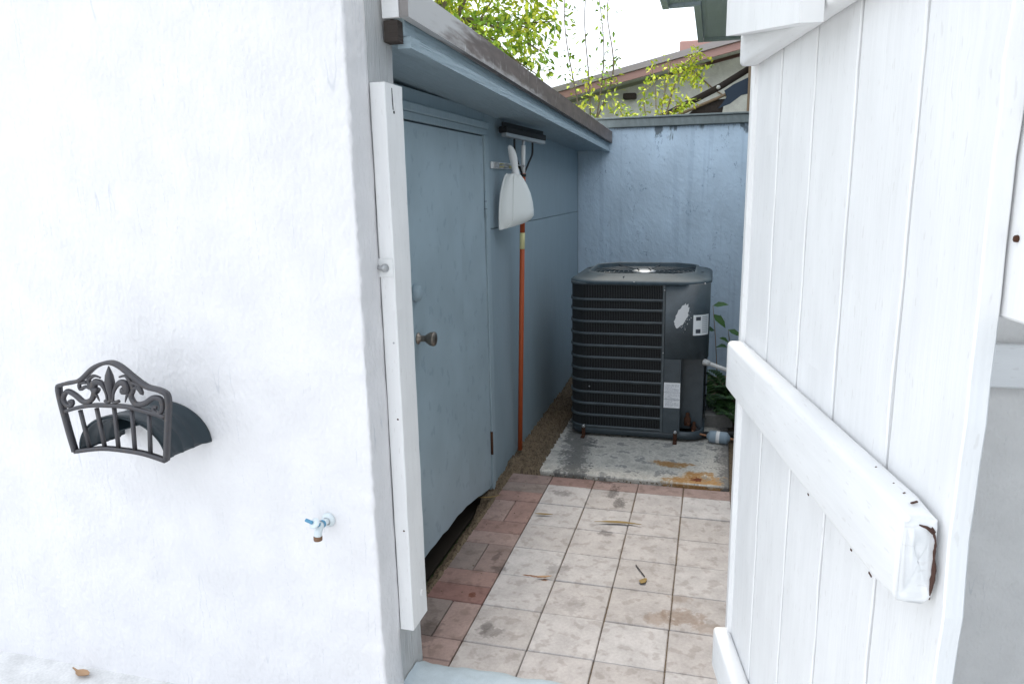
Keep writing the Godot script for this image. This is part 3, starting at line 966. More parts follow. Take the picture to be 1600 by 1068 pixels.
func build_gate() -> void:
	# own frame: x along the gate from the hinge side, y up, z towards the yard opening (the face seen)
	var zx := Vector3(-GATE_DIR.z, 0, GATE_DIR.x)
	var t := thing("wooden_gate", "white painted board gate with thick worn rails, swung open", "gate", GATE_FOOT, Basis(GATE_DIR, Vector3.UP, zx) if GATE_DIR.cross(Vector3.UP).dot(zx) > 0 else Basis(GATE_DIR, Vector3.UP, -zx))
	var face := 1.0 if (t.basis.z.x < 0) else -1.0
	var cuts := [0.0, 0.201, 0.412, 0.605, 0.812, 0.994]
	for i in 5:
		var w: float = cuts[i + 1] - cuts[i] - 0.0072
		var dz := [0.0022, 0.0010, 0.0002, -0.0010, -0.0022][i] as float
		var b := put(board_mesh(w, 1.90, 0.024, 0.0045 if i < 4 else 0.0035, 40 + i), "board", M.white_wood, t, Transform3D(Basis.IDENTITY, Vector3((cuts[i] + cuts[i + 1]) * 0.5, 1.03, face * (-0.012 + dz))))
		if i > 0: span(Vector3(cuts[i] - 0.02, 0.09, face * -0.0275), Vector3(cuts[i] + 0.02, 1.97, face * -0.0145 + face * -0.001), "joint_batten", M.white_wood, t, 0.001)
	# rails on the visible face
	for r in [[0.012, 0.972, 1.030, 1.153, 0.043], [0.012, 0.985, 1.790, 1.915, 0.043], [-0.01, 0.965, 0.232, 0.355, 0.043]]:
		var rail := put(rail_mesh(r[1] - r[0], r[3] - r[2], r[4], int(r[2] * 100)), "rail", M.white_wood, t, Transform3D(Basis.IDENTITY, Vector3((r[0] + r[1]) * 0.5, (r[2] + r[3]) * 0.5, face * (r[4] * 0.5 + 0.002))))
		if r[2] > 1.0 and r[2] < 1.1:
			rail.set_meta("label", "middle rail with cracked paint and rotted end")
			# bare rotted wood behind the flaking end
			put(tube(curve_through([Vector3(0.477, 0.052, face * -0.012), Vector3(0.4835, 0.040, face * -0.013), Vector3(0.4850, 0.026, face * -0.0165), Vector3(0.4845, 0.010, face * -0.0165), Vector3(0.4840, -0.010, face * -0.0185), Vector3(0.4830, -0.034, face * -0.018), Vector3(0.481, -0.050, face * -0.0185)], 4), 0.0019, 6, [0.3, 0.9, 1.0, 0.6, 1.1, 0.7, 0.8, 0.6, 0.5, 0.8, 0.6, 0.9, 0.7, 0.6, 0.9, 1.3, 1.5, 1.2, 1.6, 1.2, 1.0, 0.8, 0.6, 0.5, 0.3]), "rotted_end", M.rot_wood, rail)
			put(tube([Vector3(0.4840, 0.038, face * -0.014), Vector3(0.4835, 0.044, face * -0.006), Vector3(0.481, 0.046, face * 0.002)], 0.003, 5, [1.0, 0.3]), "rotted_end", M.rot_wood, rail)
			for q in [[0.452, 0.003, 0.022], [0.425, 0.002, 0.008], [0.34, 0.002, 0.006], [0.395, 0.002, 0.005]]:
				put(box_mesh(Vector3(q[1], 0.002, q[2] * 0.5), 0.0005), "bare_patch", M.rot_wood, rail, Transform3D(Basis.from_euler(Vector3(0, 0.5, 0)), Vector3(q[0], 0.0612, face * -0.004)))
			for q in [[0.345, 0.005], [0.41, 0.009], [0.16, 0.005]]:
				put(box_mesh(Vector3(q[1], 0.003, 0.0012), 0.0004), "bare_patch", M.rot_wood, rail, Transform3D(Basis.from_euler(Vector3(0, 0, rng.randf_range(-0.3, 0.3))), Vector3(q[0], -0.0585, face * 0.0212)))
	# short plank on the top rail
	var plank := PackedVector2Array([Vector2(0.035, 1.852), Vector2(0.58, 1.768), Vector2(0.585, 1.985), Vector2(0.035, 1.985)])
	put(extrude(plank, 0.036), "top_plank", M.white_wood, t, Transform3D(Basis.IDENTITY, Vector3(0, 0, 0.083)) if face > 0 else Transform3D(Basis.IDENTITY, Vector3(0, 0, -0.047)))
	# closing strip on the far face, reaching past the free edge
	var strip := put(box_mesh(Vector3(0.20, 0.56, 0.022), 0.003, Vector2(0.3, 0.7)), "closing_strip", M.white_wood, t, Transform3D(Basis.IDENTITY, Vector3(0.995, 1.665, face * -0.040)))
	for y in [1.60, 1.47]:
		put(lathe([Vector2(0, 0), Vector2(0.004, 0), Vector2(0.0035, 0.003), Vector2(0, 0.004)], 7), "nail", M.rust, strip, along(Vector3(0.004, y - 1.665, face * 0.011), Vector3(0, 0, face)))
	span(Vector3(-0.03, 0.42, face * -0.03), Vector3(0.20, 0.47, face * -0.026), "hinge_strap", M.zinc, t)
	span(Vector3(-0.03, 1.62, face * -0.03), Vector3(0.20, 1.67, face * -0.026), "hinge_strap", M.zinc, t)

# a board with slightly wavy long edges
func board_mesh(w: float, h: float, d: float, wave: float, s: int) -> ArrayMesh:
	var nb := noise(s, 1.0, 3)
	var st := new_st()
	var n := 40
	var off := Vector2(s * 0.37, s * 0.21)
	var bv := 0.0022
	var secs: Array = []
	for i in n + 1:
		var y := -h * 0.5 + h * i / n
		var l := -w * 0.5 + wave * 0.5 * nb.get_noise_2d(y * 6.0, 0.0)
		var r := w * 0.5 + wave * (1.2 if s != 44 else 2.4) * nb.get_noise_2d(y * 7.0, 20.0)
		secs.append([Vector3(l + bv, y, d / 2), Vector3(r - bv, y, d / 2), Vector3(r, y, d / 2 - bv), Vector3(r, y, -d / 2 + bv), Vector3(r - bv, y, -d / 2), Vector3(l + bv, y, -d / 2), Vector3(l, y, -d / 2 + bv), Vector3(l, y, d / 2 - bv)])
	var us := [0.0, w, w + 0.003, w + d, w + d + 0.003, 2 * w + d, 2 * w + d, 2 * w + 2 * d]
	for i in n:
		for k in 8:
			var k2 := (k + 1) % 8
			var a: Vector3 = secs[i][k]; var b: Vector3 = secs[i][k2]; var c: Vector3 = secs[i + 1][k2]; var e: Vector3 = secs[i + 1][k]
			var mid := (a + b) * 0.5
			var u2: float = us[k2] if k2 != 0 else 2 * w + 2 * d
			quad(st, a, b, c, e, Vector3(mid.x / w, 0, mid.z / d), Vector2(us[k], a.y) + off, Vector2(u2, a.y) + off, Vector2(u2, c.y) + off, Vector2(us[k], c.y) + off)
	for e2 in [0, n]:
		var o := Vector3(0, -1 if e2 == 0 else 1, 0)
		for k in range(1, 7): tri(st, secs[e2][0], secs[e2][k], secs[e2][k + 1], o)
	st.generate_tangents()
	return st.commit()

# a rail with rounded, uneven edges and a broken-looking near end
func rail_mesh(l: float, h: float, d: float, s: int) -> ArrayMesh:
	var nb := noise(s, 1.0, 3)
	var pts: Array = []
	var uvs: Array = []
	var n := 72
	var prof: Array = []
	var bv := 0.0105
	for c in [[1, 1], [-1, 1], [-1, -1], [1, -1]]:
		var ph := {"[1, 1]": 0.0, "[-1, 1]": 1.0, "[-1, -1]": 2.0, "[1, -1]": 3.0}[str(c)] as float
		for k in 4:
			var a := (ph + k / 3.0) * PI * 0.5
			prof.append(Vector2(c[0] * (d * 0.5 - bv) + bv * cos(a), c[1] * (h * 0.5 - bv) + bv * sin(a)))
	for i in n + 1:
		var f := float(i) / n
		var x := -l * 0.5 + l * f
		var rough := smoothstep(0.90, 1.0, f)
		var row: Array = []
		var urow: Array = []
		var per := 0.0
		for j in prof.size() + 1:
			var p: Vector2 = prof[j % prof.size()]
			if j > 0: per += p.distance_to(prof[(j - 1)])
			var k := 1.0 + (0.010 + 0.055 * rough) * nb.get_noise_2d(x * 9.0 + p.x * 60.0, p.y * 60.0 + 3.0) - 0.10 * rough * rough * rough
			row.append(Vector3(x + rough * 0.006 * nb.get_noise_2d(p.x * 130.0, p.y * 90.0), p.y * k, p.x * k))
			urow.append(Vector2(per, x) + Vector2(s * 0.11, s * 0.07))
		pts.append(row); uvs.append(urow)
	# close the ends
	var caps: Array = [pts[0], pts[-1]]
	for e in [0, 1]:
		for step in [0.95, 0.84, 0.68, 0.5, 0.3, 0.02]:
			var src: Array = caps[e]
			var row2: Array = []
			var urow2: Array = []
			for j in src.size():
				var q: Vector3 = src[j]
				var kk: float = step
				var bulge := 0.007 * (1.0 if e == 1 else 0.2) * nb.get_noise_2d(q.y * 55.0 * kk, q.z * 70.0 * kk + 9.0)
				row2.append(Vector3((-l * 0.5 if e == 0 else l * 0.5) + (0.004 * (1.0 - kk * kk) + bulge) * (1 if e == 1 else -1), q.y * kk, q.z * kk))
				urow2.append(Vector2(q.y * kk, q.z * kk))
			if e == 0:
				pts.insert(0, row2); uvs.insert(0, urow2)
			else:
				pts.append(row2); uvs.append(urow2)
	return grid_mesh(pts, uvs)


func build_post() -> void:
	var t := thing("gate_post", "weathered pale grey timber gate post carrying a white latch strip", "post", Vector3(-0.867, 0, -1.80))
	put(board_mesh(0.052, 2.35, 0.155, 0.004, 57), "timber", M.old_wood, t, Transform3D(Basis.IDENTITY, Vector3(-0.0275, 1.15, -0.0785)))
	var s := put(board_mesh(0.043, 1.565, 0.112, 0.0012, 61), "latch_strip", M.white_wood, t, Transform3D(Basis.IDENTITY, Vector3(0.0222, 1.019, -0.052)))
	s.set_meta("label", "white stud nailed to the post as a gate stop")
	# latch catch on the strip
	var l := put(box_mesh(Vector3(0.042, 0.050, 0.003), 0.006), "latch_plate", M.zinc, s, Transform3D(Basis.IDENTITY, Vector3(-0.002, 0.307, 0.0578)))
	l.material_override = M.white_plastic
	put(lathe([Vector2(0, 0), Vector2(0.011, 0), Vector2(0.010, 0.010), Vector2(0.006, 0.016), Vector2(0, 0.017)], 14), "catch", M.zinc, s, along(Vector3(-0.002, 0.307, 0.059), Vector3(-0.3, 0, 1)))
	put(tube([Vector3(-0.026, 0.309, 0.066), Vector3(0.002, 0.307, 0.072)], 0.0055, 8), "catch_pin", M.zinc, s)
	# split with a wooden wedge near the top, screws, a knot near the foot
	put(box_mesh(Vector3(0.002, 0.055, 0.004), 0.0005), "crack", M.black, s, Transform3D(Basis.from_euler(Vector3(0.05, 0, 0)), Vector3(0.0212, 0.745, 0.012)))
	put(box_mesh(Vector3(0.002, 0.007, 0.008), 0.0005), "crack", M.black, s, Transform3D(Basis.IDENTITY, Vector3(0.0212, 0.712, 0.006)))
	put(box_mesh(Vector3(0.0035, 0.018, 0.006), 0.001), "splinter", M.white_wood, s, Transform3D(Basis.from_euler(Vector3(0.1, 0, 0)), Vector3(0.0215, 0.728, 0.001)))
	for y in [0.10, -0.12, -0.46]:
		put(lathe([Vector2(0, 0), Vector2(0.003, 0.0), Vector2(0.002, 0.001), Vector2(0, 0.001)], 8), "screw", M.rust if y != 0.10 else M.zinc, s, along(Vector3(0.008, y, 0.0562), Vector3.BACK))
	put(lathe([Vector2(0, 0), Vector2(0.011, 0.0), Vector2(0.009, 0.0018), Vector2(0.004, 0.001), Vector2(0, 0.001)], 12), "knot", M.white_wood, s, along(Vector3(0.0216, -0.70, -0.02), Vector3.RIGHT))
	# thin dark strip standing in for the unlit crack between strip and jamb
	put(box_mesh(Vector3(0.004, 1.9, 0.004), 0.001), "dark_gap_strip", M.dark_wood, t, Transform3D(Basis.IDENTITY, Vector3(-0.006, 0.95, 0.0025)))

# ------------------------------------------------------------------ condenser unit
func rounded_rect(hw: float, hd: float, r: float, n := 8) -> Array:       # points (x, z) and outward normals, starting mid front, going round
	var out: Array = []
	var cs := [[Vector2(hw - r, hd - r), 0.5], [Vector2(-hw + r, hd - r), 1.0], [Vector2(-hw + r, -hd + r), 1.5], [Vector2(hw - r, -hd + r), 2.0]]
	for c in cs:
		for k in n + 1:
			var a: float = (c[1] - 0.5 + 0.5 * k / n) * PI
			out.append([c[0] + Vector2(cos(a), sin(a)) * r, Vector2(cos(a), sin(a))])
	return out

func shell_between(loop: Array, y0: float, y1: float, grow := 0.0, closed := true, thick := 0.0) -> ArrayMesh:
	var pts: Array = [[], []]
	var uvs: Array = [[], []]
	var n := loop.size() + (1 if closed else 0)
	var u := 0.0
	var rows: Array = [[y0, grow], [y1, grow]]
	if thick > 0.0: rows = [[y0, grow - thick], [y0, grow], [y1, grow], [y1, grow - thick]]
	pts = []; uvs = []
	for r in rows:
		pts.append([]); uvs.append([])
	for j in n:
		var q = loop[j % loop.size()]
		if j > 0: u += q[0].distance_to(loop[(j - 1) % loop.size()][0])
		for i in rows.size():
			var p: Vector2 = q[0] + q[1] * rows[i][1]
			pts[i].append(Vector3(p.x, rows[i][0], p.y)); uvs[i].append(Vector2(u, rows[i][0]))
	var st := new_st()
	var base := 0
	for i in rows.size() - 1:       # separate strips keep the edges crisp
		base = add_grid(st, [pts[i], pts[i + 1]], [uvs[i], uvs[i + 1]], base, true)
	st.generate_normals()
	st.generate_tangents()
	return st.commit()

func build_condenser() -> void:
	var W := 0.822
	var t := thing("air_conditioner", "dark grey air conditioning condenser unit on the concrete slab", "air conditioner", Vector3(-0.412, 0.018, -4.650))
	var h := W * 0.5
	var rr := 0.11
	var loop := rounded_rect(h, h, rr)
	var y_top := 0.952
	# which stretch of the outline carries louvres: front left of the corner panel, left side, back; the rest is sheet metal
	var xl := 0.150         # louvre panel ends here (local x)
	var grille: Array = []
	grille.append([Vector2(xl, h), Vector2(0, 1)])
	for k in 9:
		var a := (0.5 + 0.5 * k / 8.0) * PI
		grille.append([Vector2(-h + rr + cos(a) * rr, h - rr + sin(a) * rr), Vector2(cos(a), sin(a))])
	for k in 9:
		var a := (1.0 + 0.5 * k / 8.0) * PI
		grille.append([Vector2(-h + rr + cos(a) * rr, -h + rr + sin(a) * rr), Vector2(cos(a), sin(a))])
	for k in 9:
		var a := (1.5 + 0.5 * k / 8.0) * PI
		grille.append([Vector2(h - rr + cos(a) * rr, -h + rr + sin(a) * rr), Vector2(cos(a), sin(a))])
	grille.append([Vector2(h, 0.10), Vector2(1, 0)])
	var pan := put(shell_between(loop, 0.018, 0.062, -0.006, true, 0.02), "base_pan", M.unit, t)
	put(shell_between(loop, 0.02, 0.024, -0.02, true, 0.35), "pan_floor", M.coil, pan)
	put(shell_between(grille, 0.05, y_top, -0.026, false), "coil", M.coil, t)
	# fine vertical wires, joined
	var ws := new_st()
	var seg := 0.0
	var spacing := 0.0098
	var base := 0
	for i in range(grille.size() - 1):
		var a: Vector2 = grille[i][0]; var b: Vector2 = grille[i + 1][0]
		var L := a.distance_to(b)
		while seg < L:
			var f := seg / L
			var nn: Vector2 = (grille[i][1] as Vector2).lerp(grille[i + 1][1], f)
			var p: Vector2 = a.lerp(b, f) - nn * 0.010
			add_box(ws, Transform3D(Basis(Vector3.UP, atan2(nn.x, nn.y)), Vector3(p.x, (0.06 + y_top) * 0.5, p.y)), Vector3(0.0042, y_top - 0.06, 0.007), 0.0)
			seg += spacing
		seg -= L
	var wires := put(ws.commit(), "wire_guard", M.unit_wire, t)
	wires.set_meta("kind", "stuff")
	# horizontal ribs round the grille
	var n_rib := 13
	for i in n_rib:
		var y := 0.064 + (y_top - 0.014 - 0.064) * i / (n_rib - 1.0)
		if i == n_rib - 1: y = y_top - 0.004
		elif i == n_rib - 2: y -= 0.012
		put(shell_between(grille, y - 0.0075, y + 0.0075, 0.0, false, 0.012), "rib", M.unit_rib, t)
	# vertical edge strip of the grille panel
	span(Vector3(xl - 0.004, 0.055, h - 0.012), Vector3(xl + 0.012, y_top, h + 0.0025), "panel_edge", M.unit_rib, t)
	# corner panel (front, right of the grille) down to the pan
	span(Vector3(xl + 0.0125, 0.052, h - 0.016), Vector3(xl + 0.112, 0.511, h + 0.0005), "corner_panel", M.unit, t, 0.002)
	# control box cover with its rounded corner
	var ctl: Array = [[Vector2(xl + 0.014, h), Vector2(0, 1)], [Vector2(h - rr - 0.0, h), Vector2(0, 1)]]
	for k in 9:
		var a := (0.5 - 0.5 * k / 8.0) * PI
		ctl.append([Vector2(h - rr + cos(a) * rr, h - rr + sin(a) * rr), Vector2(cos(a), sin(a))])
	ctl.append([Vector2(h, 0.10), Vector2(1, 0)])
	ctl.reverse()
	var cover := put(shell_between(ctl, 0.513, y_top, 0.003, false, 0.020), "control_cover", M.unit, t)
	var under := PackedVector2Array()
	for q in ctl: under.append(q[0])
	under.append(Vector2(xl + 0.014, 0.10))
	put(extrude(under, 0.004), "cover_floor", M.unit, t, Transform3D(Basis(Vector3.RIGHT, Vector3.BACK, Vector3.DOWN), Vector3(0, 0.517, 0)))
	# recessed service bay below it
	span(Vector3(xl + 0.0125, 0.05, h - 0.125), Vector3(h - 0.02, 0.512, h - 0.115), "service_panel", M.unit, t)
	span(Vector3(h - 0.03, 0.05, 0.10), Vector3(h - 0.018, 0.512, h - 0.126), "service_side", M.unit, t)
	span(Vector3(xl + 0.100, 0.055, h - 0.114), Vector3(xl + 0.1115, 0.510, h - 0.017), "corner_return", M.unit, t)
	# top cover: rounded shoulder, flat ring, funnel down to the fan
	var rows: Array = []
	var urows: Array = []
	var R := 0.370
	var specs := [[0.006, y_top - 0.006, -1.0], [0.009, y_top + 0.001, -1.0], [0.006, y_top + 0.008, -1.0], [-0.004, y_top + 0.015, -1.0], [-0.016, y_top + 0.019, -1.0], [0.0, y_top + 0.038, R + 0.026], [0.0, y_top + 0.047, R + 0.015], [0.0, y_top + 0.049, R + 0.006], [0.0, y_top + 0.043, R], [0.0, y_top - 0.03, R - 0.008], [0.0, y_top - 0.12, R - 0.012]]
	var dense := rounded_rect(h, h, rr + 0.05, 14)
	for sp in specs:
		var row: Array = []
		var ur: Array = []
		for j in dense.size() + 1:
			var q = dense[j % dense.size()]
			var p: Vector2 = q[0] + q[1] * sp[0]
			if sp[2] > 0.0: p = (q[0] as Vector2).normalized() * minf(sp[2], h - 0.004)
			row.append(Vector3(p.x, sp[1], p.y)); ur.append(Vector2(p.x, p.y))
		rows.append(row); urows.append(ur)
	var cap := put(grid_mesh(rows, urows, true), "top_cover", M.unit_cap, t)
	# fan guard: rings, spokes and a centre plate
	var gs := new_st()
	var gb := 0
	for k in 10:
		var rad := 0.07 + 0.03 * k
		var ring: Array = []
		for j in 40: ring.append(Vector3(cos(TAU * j / 40) * rad, y_top + 0.026 - 0.006 * (rad / R), sin(TAU * j / 40) * rad))
		gb = add_sweep(gs, ring, round_section(0.0022, 5), [], Vector3.UP, true, true, gb)
	for k in 8:
		var a := TAU * (k + 0.3) / 8.0
		gb = add_sweep(gs, [Vector3(cos(a) * 0.05, y_top + 0.024, sin(a) * 0.05), Vector3(cos(a) * (R + 0.008), y_top + 0.034, sin(a) * (R + 0.008))], round_section(0.003, 5), [], Vector3.UP, false, true, gb)
	gs.generate_normals()
	var guard := put(gs.commit(), "fan_guard", M.unit_rib, t)
	put(lathe([Vector2(0.075, y_top + 0.022), Vector2(0.075, y_top + 0.027), Vector2(0.06, y_top + 0.033), Vector2(0, y_top + 0.034)], 24), "centre_plate", M.zinc, guard)
	for k in 4:
		var a := TAU * k / 4.0 + 0.6
		put(lathe([Vector2(0.006, 0), Vector2(0.006, 0.006), Vector2(0, 0.007)], 8), "bolt", M.black, guard, Transform3D(Basis.IDENTITY, Vector3(cos(a) * 0.052, y_top + 0.0325, sin(a) * 0.052)))
	put(lathe([Vector2(0, y_top - 0.10), Vector2(0.06, y_top - 0.10), Vector2(0.06, y_top - 0.02), Vector2(0, y_top - 0.02)], 18), "fan_hub", M.coil, t)
	for k in 3:
		var bl := new_st()
		var a0 := TAU * k / 3.0
		var g: Array = []
		var gu: Array = []
		for i in 6:
			var rad := 0.055 + 0.24 * i / 5.0
			var row: Array = []
			var ur: Array = []
			for j in 7:
				var aa := a0 + (j / 6.0) * (1.25 - 0.25 * i / 5.0)
				row.append(Vector3(cos(aa) * rad, y_top - 0.085 + 0.07 * j / 6.0, sin(aa) * rad)); ur.append(Vector2(i, j))
			g.append(row); gu.append(ur)
		put(grid_mesh(g, gu), "fan_blade", M.coil, t)
	# stickers, scraped badge, screws
	var stk := new_st()
	quad(stk, Vector3(0, 0, 0), Vector3(0.094, 0, 0), Vector3(0.094, 0.155, 0), Vector3(0, 0.155, 0), Vector3.BACK, Vector2(0, 1), Vector2(1, 1), Vector2(1, 0), Vector2(0, 0))
	put(stk.commit(), "sticker", M.sticker, t, Transform3D(Basis.IDENTITY, Vector3(xl + 0.016, 0.212, h + 0.0012)))
	var lp: Array = [[], []]
	var lu: Array = [[], []]
	for k in 7:
		var a := (0.5 - 0.5 * (0.12 + 0.62 * k / 6.0)) * PI
		for i in 2:
			lp[i].append(Vector3(h - rr + cos(a) * (rr + 0.0042), 0.655 + 0.12 * i, h - rr + sin(a) * (rr + 0.0042)))
			lu[i].append(Vector2(k / 6.0, 1.0 - i))
	put(grid_mesh(lp, lu, true), "rating_label", M.label, t)
	var nb := noise(111, 1.0, 3)
	var blot := PackedVector2Array()
	for k in 40:
		var a := TAU * k / 40.0
		var r := 1.0 + 0.22 * nb.get_noise_2d(cos(a) * 3.0, sin(a) * 3.0) + 0.10 * nb.get_noise_2d(cos(a) * 14.0, sin(a) * 14.0)
		var p := Vector2(cos(a) * 0.030, sin(a) * 0.074) * r
		blot.append(p.rotated(-0.40))
	put(extrude(blot, 0.0006), "scraped_badge", M.scrape, t, Transform3D(Basis.IDENTITY, Vector3(0.256, 0.768, h + 0.0042)))
	for k in 26:
		var p := Vector2(rng.randfn() * 0.010, rng.randfn() * 0.034).rotated(-0.45) + Vector2(0.282, 0.735)
		put(lathe([Vector2(0, 0), Vector2(rng.randf_range(0.001, 0.003), 0), Vector2(0, 0.0004)], 5), "paint_fleck", M.scrape, t, along(Vector3(p.x, p.y, h + 0.0034), Vector3.BACK))
	for p in [[xl + 0.006, 0.915], [xl + 0.006, 0.545], [-0.02, y_top + 0.006], [h - 0.03, y_top + 0.006], [-0.28, 0.32], [-0.31, 0.072]]:
		put(lathe([Vector2(0, 0), Vector2(0.005, 0), Vector2(0.004, 0.003), Vector2(0, 0.0035)], 8), "screw", M.zinc, t, along(Vector3(p[0], p[1], h + 0.003), Vector3.BACK))
	# rusty hold-down brackets on the slab
	for x in [-0.315, xl + 0.088]:
		var br := put(box_mesh(Vector3(0.022, 0.07, 0.004), 0.001), "bracket", M.rust, t, Transform3D(Basis.IDENTITY, Vector3(x, 0.038, h + 0.006)))
		put(box_mesh(Vector3(0.024, 0.004, 0.045), 0.001), "bracket_foot", M.rust, br, Transform3D(Basis.IDENTITY, Vector3(0, -0.034, 0.024)))
		put(lathe([Vector2(0, 0), Vector2(0.011, 0), Vector2(0.011, 0.004), Vector2(0.006, 0.008), Vector2(0, 0.008)], 8), "bolt", M.zinc, br, along(Vector3(0, 0.026, 0.002), Vector3.BACK))
	# valves, tubing in the service bay
	for v in [[0.305, 0.115, 0.02], [0.345, 0.060, 0.016]]:
		var vb := put(lathe([Vector2(0, 0), Vector2(v[2], 0), Vector2(v[2], 0.045), Vector2(v[2] * 0.6, 0.05), Vector2(v[2] * 0.6, 0.075), Vector2(0, 0.078)], 12), "service_valve", M.rust, t, Transform3D(Basis.IDENTITY, Vector3(v[0], v[1] - 0.03, h - 0.085)))
		put(lathe([Vector2(0, 0), Vector2(0.011, 0), Vector2(0.011, 0.045), Vector2(0, 0.046)], 10), "valve_stem", M.rust, vb, along(Vector3(0, 0.02, 0.01), Vector3(0.2, 0, 1)))
	# refrigerant line with its filter drier
	var d := thing("filter_drier", "small blue grey canister on the tubing beside the condenser unit", "canister", Vector3(0.0765, 0.020, -4.27))
	put(lathe([Vector2(0.009, -0.068), Vector2(0.018, -0.062), Vector2(0.034, -0.050), Vector2(0.036, -0.044), Vector2(0.036, 0.044), Vector2(0.034, 0.050), Vector2(0.018, 0.062), Vector2(0.009, 0.068)], 22), "canister", M.drier, d, along(Vector3(0, 0.036, 0), Vector3(1, -0.02, 0.12)))
	put(lathe([Vector2(0.0365, -0.012), Vector2(0.0365, 0.008)], 22), "paper_label", M.white_plastic, d, along(Vector3(0, 0.036, 0), Vector3(1, -0.02, 0.12)))
	put(tube(curve_through([Vector3(-0.155, 0.055, -0.03), Vector3(-0.12, 0.045, -0.02), Vector3(-0.066, 0.038, -0.008)], 5), 0.006, 8), "pipe", M.copper, d)
	put(tube(curve_through([Vector3(0.066, 0.035, 0.008), Vector3(0.10, 0.034, 0.012), Vector3(0.20, 0.06, 0.0), Vector3(0.40, 0.09, -0.02)], 5), 0.006, 8), "pipe", M.copper, d)
	var ls := put(tube(curve_through([Vector3(-0.08, 0.095, -4.355), Vector3(-0.03, 0.055, -4.315), Vector3(0.02, 0.040, -4.35), Vector3(0.14, 0.040, -4.38), Vector3(0.475, 0.07, -4.39)], 6), 0.020, 10), "insulated_line", M.black)
	tag(ls, "thick black insulated line running from the condenser unit to the house", "pipe")
	var cd := thing("electrical_conduit", "pale grey electrical conduit leaving the corner of the condenser unit", "conduit", Vector3(-0.020, 0.500, -4.285))
	put(tube([Vector3(0.0, 0.01, -0.02), Vector3(0.0, 0.008, 0.0), Vector3(0.03, 0.0, 0.0)], 0.020, 12, [0.6, 1.0, 0.8]), "elbow", M.grey_plastic, cd)
	put(tube([Vector3(0.02, 0.003, 0.0), Vector3(0.16, -0.050, -0.02), Vector3(0.492, -0.150, -0.05)], 0.012, 10), "tube", M.grey_plastic, cd)

